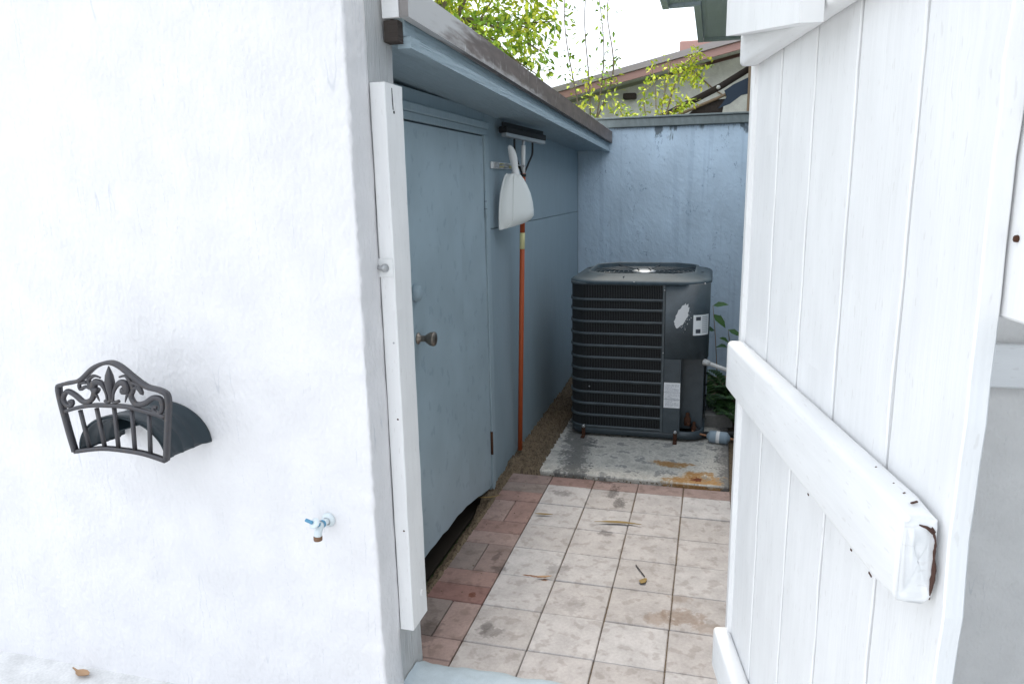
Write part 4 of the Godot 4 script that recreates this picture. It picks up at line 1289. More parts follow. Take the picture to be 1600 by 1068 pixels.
func build_tools() -> void:
	# spring clip rack on the shed wall
	var r := thing("tool_rack", "narrow white tool rack with clips on the shed wall", "rack", Vector3(-1.058, 1.648, -3.46))
	put(box_mesh(Vector3(0.008, 0.032, 0.56), 0.002), "rail", M.white_plastic, r, Transform3D(Basis.IDENTITY, Vector3(0.004, -0.008, -0.30)))
	for k in 6:
		var z := -0.07 - 0.09 * k
		put(box_mesh(Vector3(0.020, 0.022, 0.026), 0.003), "clip", M.yellow if k % 2 else M.zinc, r, Transform3D(Basis.IDENTITY, Vector3(0.018, -0.008, z)))
	put(tube([Vector3(0.01, -0.008, -0.12), Vector3(0.07, -0.006, -0.17), Vector3(0.10, -0.008, -0.30)], 0.004, 6), "hook", M.zinc, r)
	put(tube([Vector3(0.01, -0.008, -0.36), Vector3(0.085, -0.012, -0.34), Vector3(0.105, -0.010, -0.27)], 0.005, 6), "hook", M.zinc, r)
	# long squeegee standing upside down
	var foot := Vector3(-1.032, 0.045, -3.845)
	var top := Vector3(-0.972, 1.625, -3.785)
	var q := thing("floor_squeegee", "floor squeegee with orange handle leaning upside down on the shed", "squeegee", foot)
	var u := top - foot
	put(tube([Vector3.ZERO, u * 0.735], 0.0135, 14), "handle", M.orange, q)
	put(tube([u * 0.735, u * 0.79], 0.0140, 14), "handle_sleeve", M.yellow, q)
	put(tube([u * 0.79, u * 0.985], 0.0135, 14), "handle", M.orange, q)
	put(lathe([Vector2(0.0165, 0), Vector2(0.0165, 0.012), Vector2(0.0145, 0.014)], 12), "collar", M.black, q, along(u * 0.975, u))
	put(tube([u * 0.985, u * 1.075], 0.0115, 12), "socket", M.white_plastic, q)
	var a := Vector3(-1.020, 1.812, -3.575) - foot
	var b := Vector3(-0.925, 1.792, -4.040) - foot
	var ax := (b - a).normalized()
	var head_x := Transform3D(Basis(ax, Vector3.UP, ax.cross(Vector3.UP)).orthonormalized(), (a + b) * 0.5)
	var head := put(box_mesh(Vector3(a.distance_to(b), 0.030, 0.046), 0.003), "head", M.black, q, head_x)
	put(box_mesh(Vector3(a.distance_to(b) - 0.01, 0.020, 0.030), 0.002), "clamp_bar", M.zinc, head, Transform3D(Basis.IDENTITY, Vector3(0, -0.024, 0.006)))
	put(box_mesh(Vector3(a.distance_to(b) + 0.006, 0.030, 0.007), 0.001), "rubber_blade", M.black, head, Transform3D(Basis.IDENTITY, Vector3(0, 0.022, 0.0)))
	for s in [-1.0, 1.0]:
		put(tube(curve_through([u * 0.975, u * 1.02 + ax * 0.065 * s, (a + b) * 0.5 + ax * 0.105 * s + Vector3(0, -0.09, 0), (a + b) * 0.5 + ax * 0.108 * s + Vector3(0, -0.02, 0)], 6), 0.0055, 8), "brace", M.black, q)
	put(tube([u * 1.06, (a + b) * 0.5], 0.008, 8), "neck", M.zinc, q)
	# dustpan hung from the rack, seen from below
	var p0 := Vector3(-1.030, 1.325, -3.515)
	var ux := Vector3(0.500, 0.0, -0.866)
	var d := thing("dustpan", "translucent white plastic dustpan hanging by its handle on the shed wall", "dustpan", p0, Basis(ux, Vector3.UP, ux.cross(Vector3.UP)))
	var pts: Array = []
	var uvs: Array = []
	var back: Array = []
	# left and right edges of the pan against height
	var prof := [[0.000, 0.000, 0.134], [0.012, 0.000, 0.200], [0.030, 0.000, 0.235], [0.055, 0.000, 0.250], [0.090, 0.001, 0.250], [0.130, 0.005, 0.243], [0.177, 0.013, 0.225], [0.215, 0.025, 0.200], [0.245, 0.037, 0.172], [0.262, 0.047, 0.150], [0.272, 0.060, 0.132]]
	for i in prof.size():
		var row: Array = []
		var urow: Array = []
		var brow: Array = []
		for j in 17:
			var f := j / 16.0
			var x: float = lerpf(prof[i][1], prof[i][2], f)
			var lip := smoothstep(0.22, 0.0, f) * 0.012
			var z := 0.050 * pow(clampf(1.0 - pow(absf(f * 2.0 - 1.0), 3.0), 0.0, 1.0), 0.6) * (0.35 + 0.65 * smoothstep(-0.02, 0.06, prof[i][0])) + lip - 0.01
			row.append(Vector3(x, prof[i][0] + 0.018 * f * smoothstep(0.1, 0.0, prof[i][0]), z)); urow.append(Vector2(f, i))
			brow.append(Vector3(x, prof[i][0] + 0.018 * f * smoothstep(0.1, 0.0, prof[i][0]), z - 0.0035))
		pts.append(row); uvs.append(urow); back.append(brow)
	var stp := new_st()
	var nb := add_grid(stp, pts, uvs, 0)
	add_grid(stp, back, uvs, nb, true)
	stp.generate_normals()
	put(stp.commit(), "pan", M.pan_plastic, d)
	var left_rim: Array = []
	var right_rim: Array = []
	for row in pts:
		left_rim.append(row[0]); right_rim.append(row[16])
	put(tube(left_rim, 0.0045, 7, [], Vector3.BACK), "rim", M.pan_plastic, d)
	put(tube(right_rim, 0.0035, 7, [], Vector3.BACK), "rim", M.pan_plastic, d)
	var fold: Array = []
	for row in pts: fold.append(row[4] + Vector3(0, 0, 0.001))
	put(tube(fold, 0.0022, 6, [], Vector3.BACK), "fold", M.pan_plastic, d)
	put(tube(curve_through([Vector3(0.100, 0.262, 0.022), Vector3(0.098, 0.30, 0.020), Vector3(0.092, 0.345, 0.016), Vector3(0.080, 0.385, 0.014), Vector3(0.066, 0.408, 0.012)], 4), 0.018, 12, [1.25, 1.2, 1.1, 1.0, 0.9, 0.95, 1.05, 1.1, 1.15, 1.15, 1.1, 1.05, 0.95, 0.85, 0.7, 0.55, 0.3]), "handle", M.white_plastic, d)

func build_hose_hanger() -> void:
	var o := Vector3(-1.52, 0.85, -1.5)
	var t := thing("hose_hanger", "ornate iron hose hanger with scrolls and fleur de lis on the white wall", "hose hanger", o)
	var P := {
		"scroll_l": [Vector2(-1.6640, 0.9880), Vector2(-1.6520, 0.9910), Vector2(-1.6550, 0.9800), Vector2(-1.6720, 0.9770), Vector2(-1.6820, 0.9960), Vector2(-1.6630, 1.0170), Vector2(-1.6390, 1.0090), Vector2(-1.6130, 0.9910), Vector2(-1.5870, 0.9980), Vector2(-1.5750, 1.0200), Vector2(-1.5840, 1.0370), Vector2(-1.5860, 1.0540), Vector2(-1.5670, 1.0650), Vector2(-1.5470, 1.0610)],
		"scroll_r": [Vector2(-1.3790, 0.9890), Vector2(-1.3890, 0.9900), Vector2(-1.3890, 0.9780), Vector2(-1.3740, 0.9740), Vector2(-1.3610, 0.9910), Vector2(-1.3640, 1.0130), Vector2(-1.3870, 1.0150), Vector2(-1.4170, 0.9980), Vector2(-1.4450, 0.9960), Vector2(-1.4560, 1.0160), Vector2(-1.4470, 1.0340), Vector2(-1.4520, 1.0540), Vector2(-1.4650, 1.0700), Vector2(-1.4860, 1.0660)],
		"hook_l": [Vector2(-1.5840, 1.0300), Vector2(-1.5990, 1.0340), Vector2(-1.6170, 1.0260), Vector2(-1.6170, 1.0420), Vector2(-1.5930, 1.0470)],
		"hook_r": [Vector2(-1.4490, 1.0340), Vector2(-1.4330, 1.0400), Vector2(-1.4190, 1.0250), Vector2(-1.4270, 1.0470), Vector2(-1.4500, 1.0530)],
		"petal_l": [Vector2(-1.5340, 0.9980), Vector2(-1.5340, 1.0220), Vector2(-1.5440, 1.0460), Vector2(-1.5640, 1.0480), Vector2(-1.5730, 1.0320), Vector2(-1.5600, 1.0240)],
		"petal_r": [Vector2(-1.5150, 0.9990), Vector2(-1.5090, 1.0240), Vector2(-1.4890, 1.0490), Vector2(-1.4690, 1.0500), Vector2(-1.4650, 1.0330), Vector2(-1.4800, 1.0290)],
		"barb_l": [Vector2(-1.5750, 1.0200), Vector2(-1.5660, 1.0100), Vector2(-1.5600, 0.9960)],
		"barb_r": [Vector2(-1.4620, 1.0260), Vector2(-1.4700, 1.0140), Vector2(-1.4770, 0.9980)],
		"base": [Vector2(-1.5420, 0.9990), Vector2(-1.5320, 0.9950), Vector2(-1.5210, 1.0020), Vector2(-1.5120, 0.9960), Vector2(-1.4960, 1.0000)],
		"mid": [Vector2(-1.6890, 0.9570), Vector2(-1.6420, 0.9720), Vector2(-1.5860, 0.9830), Vector2(-1.5310, 0.9860), Vector2(-1.4750, 0.9860), Vector2(-1.4160, 0.9780), Vector2(-1.3550, 0.9650)]}
	var frame := [Vector2(-1.6920, 1.0190), Vector2(-1.6720, 1.0370), Vector2(-1.6150, 1.0510), Vector2(-1.5630, 1.0880), Vector2(-1.5160, 1.1040), Vector2(-1.4810, 1.0970), Vector2(-1.4380, 1.0670), Vector2(-1.4020, 1.0450), Vector2(-1.3590, 1.0360), Vector2(-1.3400, 1.0160), Vector2(-1.3530, 0.9370), Vector2(-1.3700, 0.8440)]
	var foot_rail := [Vector2(-1.3700, 0.8440), Vector2(-1.4340, 0.8580), Vector2(-1.5020, 0.8630), Vector2(-1.5770, 0.8620), Vector2(-1.6680, 0.8460)]
	var f3 := func(a: Array, dz := 0.0) -> Array:
		var r: Array = []
		for p in a: r.append(Vector3(p.x - o.x, p.y - o.y, dz))
		return r
	var side: Array = [Vector2(-1.6680, 0.8460), Vector2(-1.6810, 0.9210)]
	put(bar(curve_through(f3.call(side + frame), 5), 0.010, 0.016), "frame", M.iron, t)
	put(bar(curve_through(f3.call(foot_rail), 5), 0.010, 0.014), "lower_rail", M.iron, t)
	put(bar(curve_through(f3.call(P.mid), 5), 0.010, 0.012), "middle_rail", M.iron, t)
	for s in [[-1.6300, 0.9670, -1.6170, 0.8630], [-1.5740, 0.9760, -1.5650, 0.8690], [-1.5160, 0.9800, -1.5200, 0.8700], [-1.4600, 0.9780, -1.4670, 0.8660], [-1.4060, 0.9710, -1.4180, 0.8640]]:
		put(bar(f3.call([Vector2(s[0], s[1]), Vector2(s[2], s[3] - 0.003)]), 0.0085, 0.008), "slat", M.iron, t)
	for k in ["scroll_l", "scroll_r"]:
		var pth: Array = curve_through(f3.call(P[k]), 5)
		var sc: Array = []
		for i in pth.size():
			var f := float(i) / (pth.size() - 1)
			sc.append(0.75 + 0.5 * sin(PI * f) - 0.35 * smoothstep(0.85, 1.0, f))
		put(sweep(pth, round_section(0.0062, 8), sc, Vector3.BACK), "scroll", M.iron, t)
	for k in ["hook_l", "hook_r"]:
		put(sweep(curve_through(f3.call(P[k], 0.001), 4), round_section(0.0055, 7), [0.9, 1.0], Vector3.BACK), "leaf_hook", M.iron, t)
	for k in ["petal_l", "petal_r"]:
		var pth2: Array = curve_through(f3.call(P[k], 0.002), 4)
		var sc2: Array = []
		for i in pth2.size(): sc2.append(0.55 + 1.0 * smoothstep(0.1, 0.65, float(i) / (pth2.size() - 1)))
		put(sweep(pth2, round_section(0.0066, 8), sc2, Vector3.BACK), "petal", M.iron, t)
	for k in ["barb_l", "barb_r"]:
		put(sweep(curve_through(f3.call(P[k], 0.001), 4), round_section(0.0055, 7), [1.1, 0.25], Vector3.BACK), "barb", M.iron, t)
	put(sweep(curve_through(f3.call(P.base, 0.001), 4), round_section(0.0048, 7), [], Vector3.BACK), "fleur_base", M.iron, t)
	var cp: Array = f3.call([Vector2(-1.5230, 0.998), Vector2(-1.5215, 1.013), Vector2(-1.520, 1.030), Vector2(-1.5180, 1.050), Vector2(-1.5165, 1.070), Vector2(-1.5150, 1.085), Vector2(-1.5140, 1.0945)], 0.001)
	put(sweep(cp, round_section(0.0115, 10), [0.45, 0.5, 0.85, 1.15, 0.9, 0.45, 0.1], Vector3.BACK), "fleur_petal", M.iron, t)
	# saddle the hose lies on, with a ribbed back and a rim at the wall
	var cx := -1.519 - o.x
	var prof: Array = [[-0.008, 1.0], [-0.012, 1.03], [-0.030, 1.03], [-0.034, 1.0], [-0.062, 1.0], [-0.066, 1.018], [-0.072, 1.018], [-0.076, 1.0], [-0.105, 1.0], [-0.109, 1.018], [-0.115, 1.018], [-0.119, 1.0], [-0.150, 1.0], [-0.158, 1.06], [-0.171, 1.075], [-0.177, 1.075]]
	var rows: Array = []
	var ur: Array = []
	var inner: Array = []
	for p in prof:
		var row: Array = []
		var u: Array = []
		var irow: Array = []
		for j in 33:
			var a := PI * j / 32.0
			row.append(Vector3(cx + cos(a) * 0.143 * p[1], -0.004 + p[0] * 0.06 + sin(a) * 0.107 * p[1], p[0])); u.append(Vector2(j, p[0]))
			irow.append(Vector3(cx + cos(a) * (0.143 * p[1] - 0.005), -0.004 + p[0] * 0.06 + sin(a) * (0.107 * p[1] - 0.005), p[0]))
		rows.append(row); ur.append(u); inner.append(irow)
	var st := new_st()
	var nb := add_grid(st, rows, ur, 0)
	nb = add_grid(st, inner, ur, nb, true)
	for e in [0, rows.size() - 1]:
		nb = add_grid(st, [rows[e], inner[e]], [ur[e], ur[e]], nb)
	for e in [0, 32]:
		var s1: Array = []; var s2: Array = []; var su: Array = []
		for i in rows.size():
			s1.append(rows[i][e]); s2.append(inner[i][e]); su.append(Vector2(i, 0))
		nb = add_grid(st, [s1, s2], [su, su], nb)
	st.generate_normals()
	put(st.commit(), "saddle", M.saddle, t)
	# inner brace seen through the bars
	var brace := PackedVector2Array([Vector2(-0.105, 0.052), Vector2(-0.06, 0.083), Vector2(0.0, 0.098), Vector2(0.05, 0.093), Vector2(0.035, 0.062), Vector2(-0.02, 0.045), Vector2(-0.085, 0.015)])
	put(extrude(brace, 0.004), "back_plate", M.saddle, t, Transform3D(Basis.from_euler(Vector3(-0.9, 0.1, 0)), Vector3(0.0, 0.02, -0.075)))

func build_tap() -> void:
	var t := thing("garden_tap", "white painted hose tap with blue paint on the stucco wall", "tap", Vector3(-1.010, 0.622, -1.68), Basis.IDENTITY.scaled(Vector3(0.76, 0.76, 0.76)))
	put(lathe([Vector2(0, 0), Vector2(0.027, 0.0), Vector2(0.027, 0.005), Vector2(0.018, 0.010), Vector2(0.015, 0.016)], 20), "flange", M.tap_body, t, along(Vector3(0, 0.012, 0.001), Vector3.BACK))
	put(tube(curve_through([Vector3(0, 0.012, 0.01), Vector3(-0.002, 0.013, 0.04), Vector3(-0.004, 0.010, 0.062)], 4), 0.0145, 14, [0.85, 1.0]), "body", M.tap_body, t)
	put(tube(curve_through([Vector3(-0.004, 0.014, 0.052), Vector3(-0.004, 0.0, 0.068), Vector3(-0.005, -0.020, 0.074)], 4), 0.014, 14), "spout", M.tap_body, t)
	put(lathe([Vector2(0, 0), Vector2(0.0155, 0.0), Vector2(0.0160, 0.004), Vector2(0.0160, 0.014), Vector2(0.013, 0.016)], 18), "outlet", M.tap_brass, t, Transform3D(Basis.IDENTITY, Vector3(-0.005, -0.034, 0.0745)))
	put(tube([Vector3(-0.004, 0.013, 0.055), Vector3(-0.008, 0.034, 0.080)], 0.009, 10), "stem", M.tap_blue, t)
	put(lathe([Vector2(0, 0), Vector2(0.010, 0.0), Vector2(0.019, 0.003), Vector2(0.021, 0.007), Vector2(0.018, 0.011), Vector2(0, 0.012)], 14), "handle", M.tap_body, t, along(Vector3(-0.008, 0.030, 0.078), Vector3(-0.15, 0.7, 0.7)))
	put(box_mesh(Vector3(0.030, 0.010, 0.012), 0.003), "lever", M.tap_blue, t, Transform3D(Basis.from_euler(Vector3(0.3, 0, -0.4)), Vector3(-0.026, 0.044, 0.090)))
	put(lathe([Vector2(0.0150, 0), Vector2(0.0155, 0.008), Vector2(0.0150, 0.013)], 14), "packing_nut", M.tap_blue, t, along(Vector3(-0.003, 0.013, 0.040), Vector3(0, 0.2, 1)))

func build_beyond() -> void:
	# neighbouring house, gable towards the yard
	var z := -9.5
	var t := thing("neighbour_house", "grey green gabled house behind the yard wall with pinkish fascia", "house", Vector3(0, 0, z))
	var rl := func(x: float) -> float: return 2.560 + (x + 1.9) * 0.2115
	var wall := PackedVector2Array([Vector2(-2.75, -0.1), Vector2(8.0, -0.1), Vector2(8.0, 2.0), Vector2(3.2, rl.call(3.2) - 0.02), Vector2(-2.75, rl.call(-2.75) - 0.02)])
	put(extrude(wall, 0.2), "wall", M.neighbour_wall, t)
	for s in [[-3.4, 3.2]]:
		var f := PackedVector2Array([Vector2(s[0], rl.call(s[0])), Vector2(s[1], rl.call(s[1])), Vector2(s[1], rl.call(s[1]) + 0.085), Vector2(s[0], rl.call(s[0]) + 0.085)])
		put(extrude(f, 0.04), "fascia", M.neighbour_fascia, t, Transform3D(Basis.IDENTITY, Vector3(0, 0, 0.40)))
		var soff := PackedVector2Array([Vector2(s[0], rl.call(s[0]) + 0.02), Vector2(s[1], rl.call(s[1]) + 0.02), Vector2(s[1], rl.call(s[1]) + 0.035), Vector2(s[0], rl.call(s[0]) + 0.035)])
		put(extrude(soff, 0.355), "soffit", M.neighbour_wall, t, Transform3D(Basis.IDENTITY, Vector3(0, 0, 0.358)))
		var r := PackedVector2Array([Vector2(s[0] - 0.05, rl.call(s[0]) + 0.080), Vector2(s[1], rl.call(s[1]) + 0.087), Vector2(s[1], rl.call(s[1]) + 0.165), Vector2(s[0] - 0.05, rl.call(s[0]) + 0.145)])
		put(extrude(r, 7.0), "roof", M.shingle, t, Transform3D(Basis.IDENTITY, Vector3(0, 0, 0.43)))
	var r2 := PackedVector2Array([Vector2(3.2, rl.call(3.2) + 0.09), Vector2(8.4, 2.0), Vector2(8.4, 2.04), Vector2(3.2, rl.call(3.2) + 0.13)])
	put(extrude(r2, 7.0), "roof", M.shingle, t, Transform3D(Basis.IDENTITY, Vector3(0.002, 0.002, 0.43)))
	var ch := span(Vector3(-0.48, 2.8, -0.25), Vector3(0.5, 3.255, -0.85), "chimney", M.neighbour_fascia, t, 0.01)
	put(tube(curve_through([Vector3(-0.3, 2.86, 0.015), Vector3(0.1, 2.55, 0.012), Vector3(0.4, 2.72, 0.015)], 8), 0.008, 5), "cable", M.tan_wood, t)
	put(box_mesh(Vector3(0.16, 0.07, 0.10), 0.01), "lamp_bracket", M.dark_wood, t, Transform3D(Basis.IDENTITY, Vector3(-1.05, 2.60, 0.06)))
	# collapsed awning leaning over the wall
	var a := thing("broken_awning", "collapsed dark awning frame with torn navy tarp above the blue wall", "awning", Vector3(0, 0, -6.8))
	put(bar([Vector3(-0.50, 2.10, 0), Vector3(0.02, 2.345, 0.0), Vector3(0.42, 2.575, 0.0)], 0.05, 0.05, Vector3.BACK), "beam", M.dark_wood, a)
	put(bar([Vector3(-0.42, 2.085, 0.05), Vector3(0.0, 2.245, 0.05), Vector3(0.42, 2.42, 0.05)], 0.022, 0.03, Vector3.BACK), "slat", M.tan_wood, a)
	var tp := PackedVector2Array([Vector2(0.00, 2.155), Vector2(0.10, 2.19), Vector2(0.19, 2.255), Vector2(0.42, 2.30), Vector2(0.42, 2.49), Vector2(0.26, 2.405), Vector2(0.12, 2.345), Vector2(0.05, 2.30), Vector2(0.07, 2.25), Vector2(0.04, 2.20)])
	put(extrude(tp, 0.01), "tarp", M.tarp, a, Transform3D(Basis.IDENTITY, Vector3(0, 0, 0.075)))
	var bd := PackedVector2Array([Vector2(-0.36, 2.02), Vector2(0.02, 2.02), Vector2(0.06, 2.24), Vector2(-0.02, 2.235), Vector2(-0.20, 2.165)])
	put(extrude(bd, 0.02), "board", M.dark_wood, a, Transform3D(Basis.IDENTITY, Vector3(0, 0, 0.02)))
	put(lathe([Vector2(0, 0), Vector2(0.018, 0.0), Vector2(0.014, 0.012), Vector2(0, 0.016)], 12), "knob", M.white_plastic, a, along(Vector3(0.0, 2.335, 0.028), Vector3.BACK))
	span(Vector3(0.24, 0.0, 0.02), Vector3(0.30, 2.75, 0.10), "upright", M.tan_wood, a)
	span(Vector3(-0.55, 0.0, -0.06), Vector3(-0.48, 2.10, 0.0), "upright", M.dark_wood, a)

func foliage_mesh(st: SurfaceTool) -> ArrayMesh:
	return st.commit()

func build_plants() -> void:
	var lime := [Color(0.68, 0.74, 0.07), Color(0.78, 0.78, 0.09), Color(0.54, 0.66, 0.07), Color(0.36, 0.50, 0.06)]
	var green := [Color(0.30, 0.46, 0.06), Color(0.20, 0.34, 0.05), Color(0.45, 0.56, 0.06)]
	var deep := [Color(0.035, 0.085, 0.025), Color(0.05, 0.11, 0.03), Color(0.025, 0.06, 0.02)]
	# big tree left of the neighbour's house
	var o := Vector3(-3.1, 0, -8.4)
	var t := thing("leafy_tree", "tall yellow green tree rising behind the shed roof", "tree", o)
	put(tube(curve_through([Vector3(0, -0.1, 0), Vector3(0.05, 1.2, 0.03), Vector3(-0.04, 2.4, 0.0), Vector3(0.05, 3.6, 0.1)], 4), 0.11, 10, [1.2, 0.55]), "trunk", M.bark, t)
	var st := new_st()
	var limbs := 0
	for k in 125:
		var d := rand_dir()
		var c := Vector3(0.05, 4.25, 0.1) + Vector3(d.x * 1.65, d.y * 1.55, d.z * 1.35) * pow(rng.randf(), 0.33)
		if c.y < 2.62: continue
		leaf_clump(st, c, 0.33, 112, 0.085, lime if rng.randf() < 0.9 else green)
		if k % 14 == 0:
			put(branch(Vector3(0, 2.3 + rng.randf() * 1.2, 0), c, 0.028, 0.006, 0.12), "limb", M.bark, t)
	for c in [Vector3(1.25, 2.95, 0.35), Vector3(1.05, 2.80, 0.4), Vector3(1.38, 3.25, 0.3), Vector3(0.85, 3.0, 0.5), Vector3(0.6, 2.9, 0.5), Vector3(0.35, 3.05, 0.5), Vector3(1.1, 3.2, 0.3), Vector3(1.2, 2.72, 0.4)]:
		leaf_clump(st, c, 0.22, 48, 0.085, green)
		put(branch(Vector3(0.3, 3.4, 0.1), c, 0.018, 0.005, 0.08), "limb", M.bark, t)
	put(st.commit(), "crown", M.leaf, t)
	# slender sapling with hanging sprays
	var s := thing("slender_sapling", "thin sapling with sparse small leaves beside the roof edge", "tree", Vector3(-1.27, 0, -7.6))
	var st2 := new_st()
	for b in [[Vector3(0, -0.1, 0), Vector3(0.03, 2.2, 0), Vector3(-0.02, 3.2, 0.05), Vector3(0.10, 4.2, 0.1)], [Vector3(0.02, 1.8, 0), Vector3(0.14, 2.5, 0.0), Vector3(0.16, 3.0, 0.05), Vector3(0.02, 3.9, 0.05)], [Vector3(0.0, 1.9, 0), Vector3(-0.12, 2.5, 0.05), Vector3(-0.22, 3.1, 0.05), Vector3(-0.20, 3.8, 0.05)], [Vector3(0.0, 2.0, 0), Vector3(0.26, 2.6, 0.05), Vector3(0.20, 3.2, 0.05), Vector3(0.30, 3.6, 0.05)]]:
		var pth := curve_through(b, 8)
		put(tube(pth, 0.010, 6, [1.0, 0.25]), "stem", M.bark, s)
		for i in pth.size():
			var p: Vector3 = pth[i]
			if p.y < 2.15: continue
			var dens := 9 if p.y < 2.75 else 3
			leaf_clump(st2, p + rand_dir() * 0.05, 0.10, dens, 0.055, green if p.y > 2.6 else lime)
	put(st2.commit(), "crown", M.leaf, s)
	# sunny shrub in front of the gable
	var sh := thing("flowering_shrub", "bright yellow green shrub growing up behind the blue wall", "shrub", Vector3(-0.45, 0, -6.6))
	sh.name = "tall_shrub"
	var st3 := new_st()
	for b in [[Vector3(0, -0.1, 0), Vector3(-0.05, 1.4, 0), Vector3(-0.06, 2.2, 0), Vector3(-0.10, 2.50, 0.0)], [Vector3(0, 1.2, 0), Vector3(-0.02, 2.0, 0), Vector3(0.02, 2.35, 0), Vector3(0.06, 2.56, 0.0)], [Vector3(0, 1.5, 0), Vector3(0.03, 2.1, 0), Vector3(0.14, 2.44, 0.02), Vector3(0.35, 2.50, 0.05)], [Vector3(0.05, 2.2, 0), Vector3(0.12, 2.43, 0.0), Vector3(0.22, 2.55, 0.02), Vector3(0.27, 2.60, 0.0)], [Vector3(0.14, 2.44, 0.02), Vector3(0.24, 2.45, 0.02), Vector3(0.28, 2.40, 0.02), Vector3(0.31, 2.34, 0.02)], [Vector3(0, 1.4, 0), Vector3(-0.12, 2.0, 0), Vector3(-0.16, 2.2, 0), Vector3(-0.15, 2.36, 0.0)], [Vector3(0, 1.8, 0), Vector3(0.06, 2.1, 0.03), Vector3(0.16, 2.19, 0.05), Vector3(0.22, 2.20, 0.05)], [Vector3(0, 1.6, 0), Vector3(-0.2, 1.9, 0), Vector3(-0.33, 2.10, 0), Vector3(-0.40, 2.22, 0.0)], [Vector3(0, 1.6, 0), Vector3(-0.2, 1.9, 0), Vector3(-0.27, 2.06, 0), Vector3(-0.28, 2.14, 0.0)]]:
		var pth := curve_through(b, 7)
		put(tube(pth, 0.008, 6, [1.0, 0.3]), "stem", M.tan_wood, sh)
		for i in pth.size():
			var p: Vector3 = pth[i]
			if p.y < 2.03: continue
			leaf_clump(st3, p + rand_dir() * 0.02, 0.055, 6, 0.042, lime)
	put(st3.commit(), "crown", M.leaf, sh)
	# ferns in the gap between slab and house
	var k := 0
	for f in [[0.055, -4.86, 0.34, "full green fern growing behind the grey canister"], [0.20, -4.60, 0.26, "low fern by the house wall next to the white frame"], [0.17, -5.10, 0.40, "tall dark fern against the blue wall behind the slab"]]:
		var fr := thing("fern", f[3], "fern", Vector3(f[0], 0.01, f[1]), Basis.IDENTITY, "ferns beside the condenser unit")
		for q in 11:
			var fs := new_st()
			var az := TAU * q / 11.0 + rng.randf() * 0.4
			var out := Vector3(cos(az), 0, sin(az))
			var L: float = f[2] * rng.randf_range(0.8, 1.25)
			var prev := Vector3.ZERO
			for i in 17:
				var w := i / 16.0
				var p := out * (L * 0.62 * w) + Vector3.UP * L * (1.25 * w - 0.85 * w * w)
				if i > 1:
					var dirv := (p - prev).normalized()
					var sd := dirv.cross(Vector3.UP).normalized()
					var ll := L * 0.26 * sin(PI * (0.12 + 0.86 * w))
					for sgn in [-1.0, 1.0]:
						var col: Color = deep[rng.randi() % 3] * rng.randf_range(0.8, 1.3)
						add_leaf(fs, p, (sd * sgn + dirv * 0.5).normalized(), Vector3.UP, ll, ll * 0.34, col)
				prev = p
			put(fs.commit(), "frond", M.leaf, fr)
	# a leafy weed rising beside the unit's right side
	var wd := thing("broadleaf_weed", "thin weed with broad dark leaves rising beside the condenser unit", "weed", Vector3(0.10, 0.0, -5.30))
	var stems := [[Vector3(-0.02, 0, 0), Vector3(-0.05, 0.4, 0.02), Vector3(-0.08, 0.68, 0.0)], [Vector3(0, 0, 0), Vector3(0.05, 0.3, 0.0), Vector3(0.03, 0.52, 0.05)]]
	for sp in stems:
		put(tube(curve_through(sp, 5), 0.004, 6, [1.2, 0.5]), "stem", M.leaf if false else M.tan_wood, wd)
	for lf in [[Vector3(-0.08, 0.68, 0), Vector3(0.9, 0.25, 0.3), 0.11], [Vector3(-0.075, 0.62, 0), Vector3(0.6, -0.5, 0.3), 0.13], [Vector3(-0.06, 0.5, 0), Vector3(-0.8, 0.3, 0.4), 0.10], [Vector3(0.03, 0.52, 0.05), Vector3(0.9, -0.3, 0.3), 0.10], [Vector3(0.04, 0.42, 0.02), Vector3(-0.5, 0.5, 0.6), 0.10], [Vector3(0.05, 0.32, 0), Vector3(0.8, 0.4, 0.4), 0.11], [Vector3(-0.05, 0.38, 0), Vector3(0.5, 0.3, 0.7), 0.12]]:
		var ls := new_st()
		add_leaf(ls, lf[0], lf[1], Vector3(0.1, 0.8, 0.6), lf[2], lf[2] * 0.48, deep[k % 3] * 1.4)
		put(ls.commit(), "leaf", M.leaf, wd)
		k += 1

func flat_leaf(outline: Array, curl: float, at: Vector3, turn: float, m: Material, called: String, label: String, group := "") -> void:
	# outline: half widths along the midrib; a thin curled blade with thickness
	var L: float = outline[-1][0]
	var rows: Array = []
	var ur: Array = []
	var low: Array = []
	for p in outline:
		var row: Array = []
		var u: Array = []
		var lr: Array = []
		var bow: float = curl * 4.0 * (p[0] / L - 0.5) * (p[0] / L - 0.5)
		for j in 5:
			var f := (j - 2) / 2.0
			var q := Vector3(p[0] - L * 0.5, 0.003 + bow + absf(f) * p[1] * 0.35, f * p[1] + p[2])
			row.append(q); u.append(Vector2(p[0], f)); lr.append(q - Vector3(0, 0.0012, 0))
		rows.append(row); ur.append(u); low.append(lr)
	var st := new_st()
	var n := add_grid(st, rows, ur, 0)
	add_grid(st, low, ur, n, true)
	st.generate_normals()
	var o := put(st.commit(), called, m, null, Transform3D(Basis(Vector3.UP, turn), at))
	tag(o, label, "leaf" if called != "twig" else "twig", group)

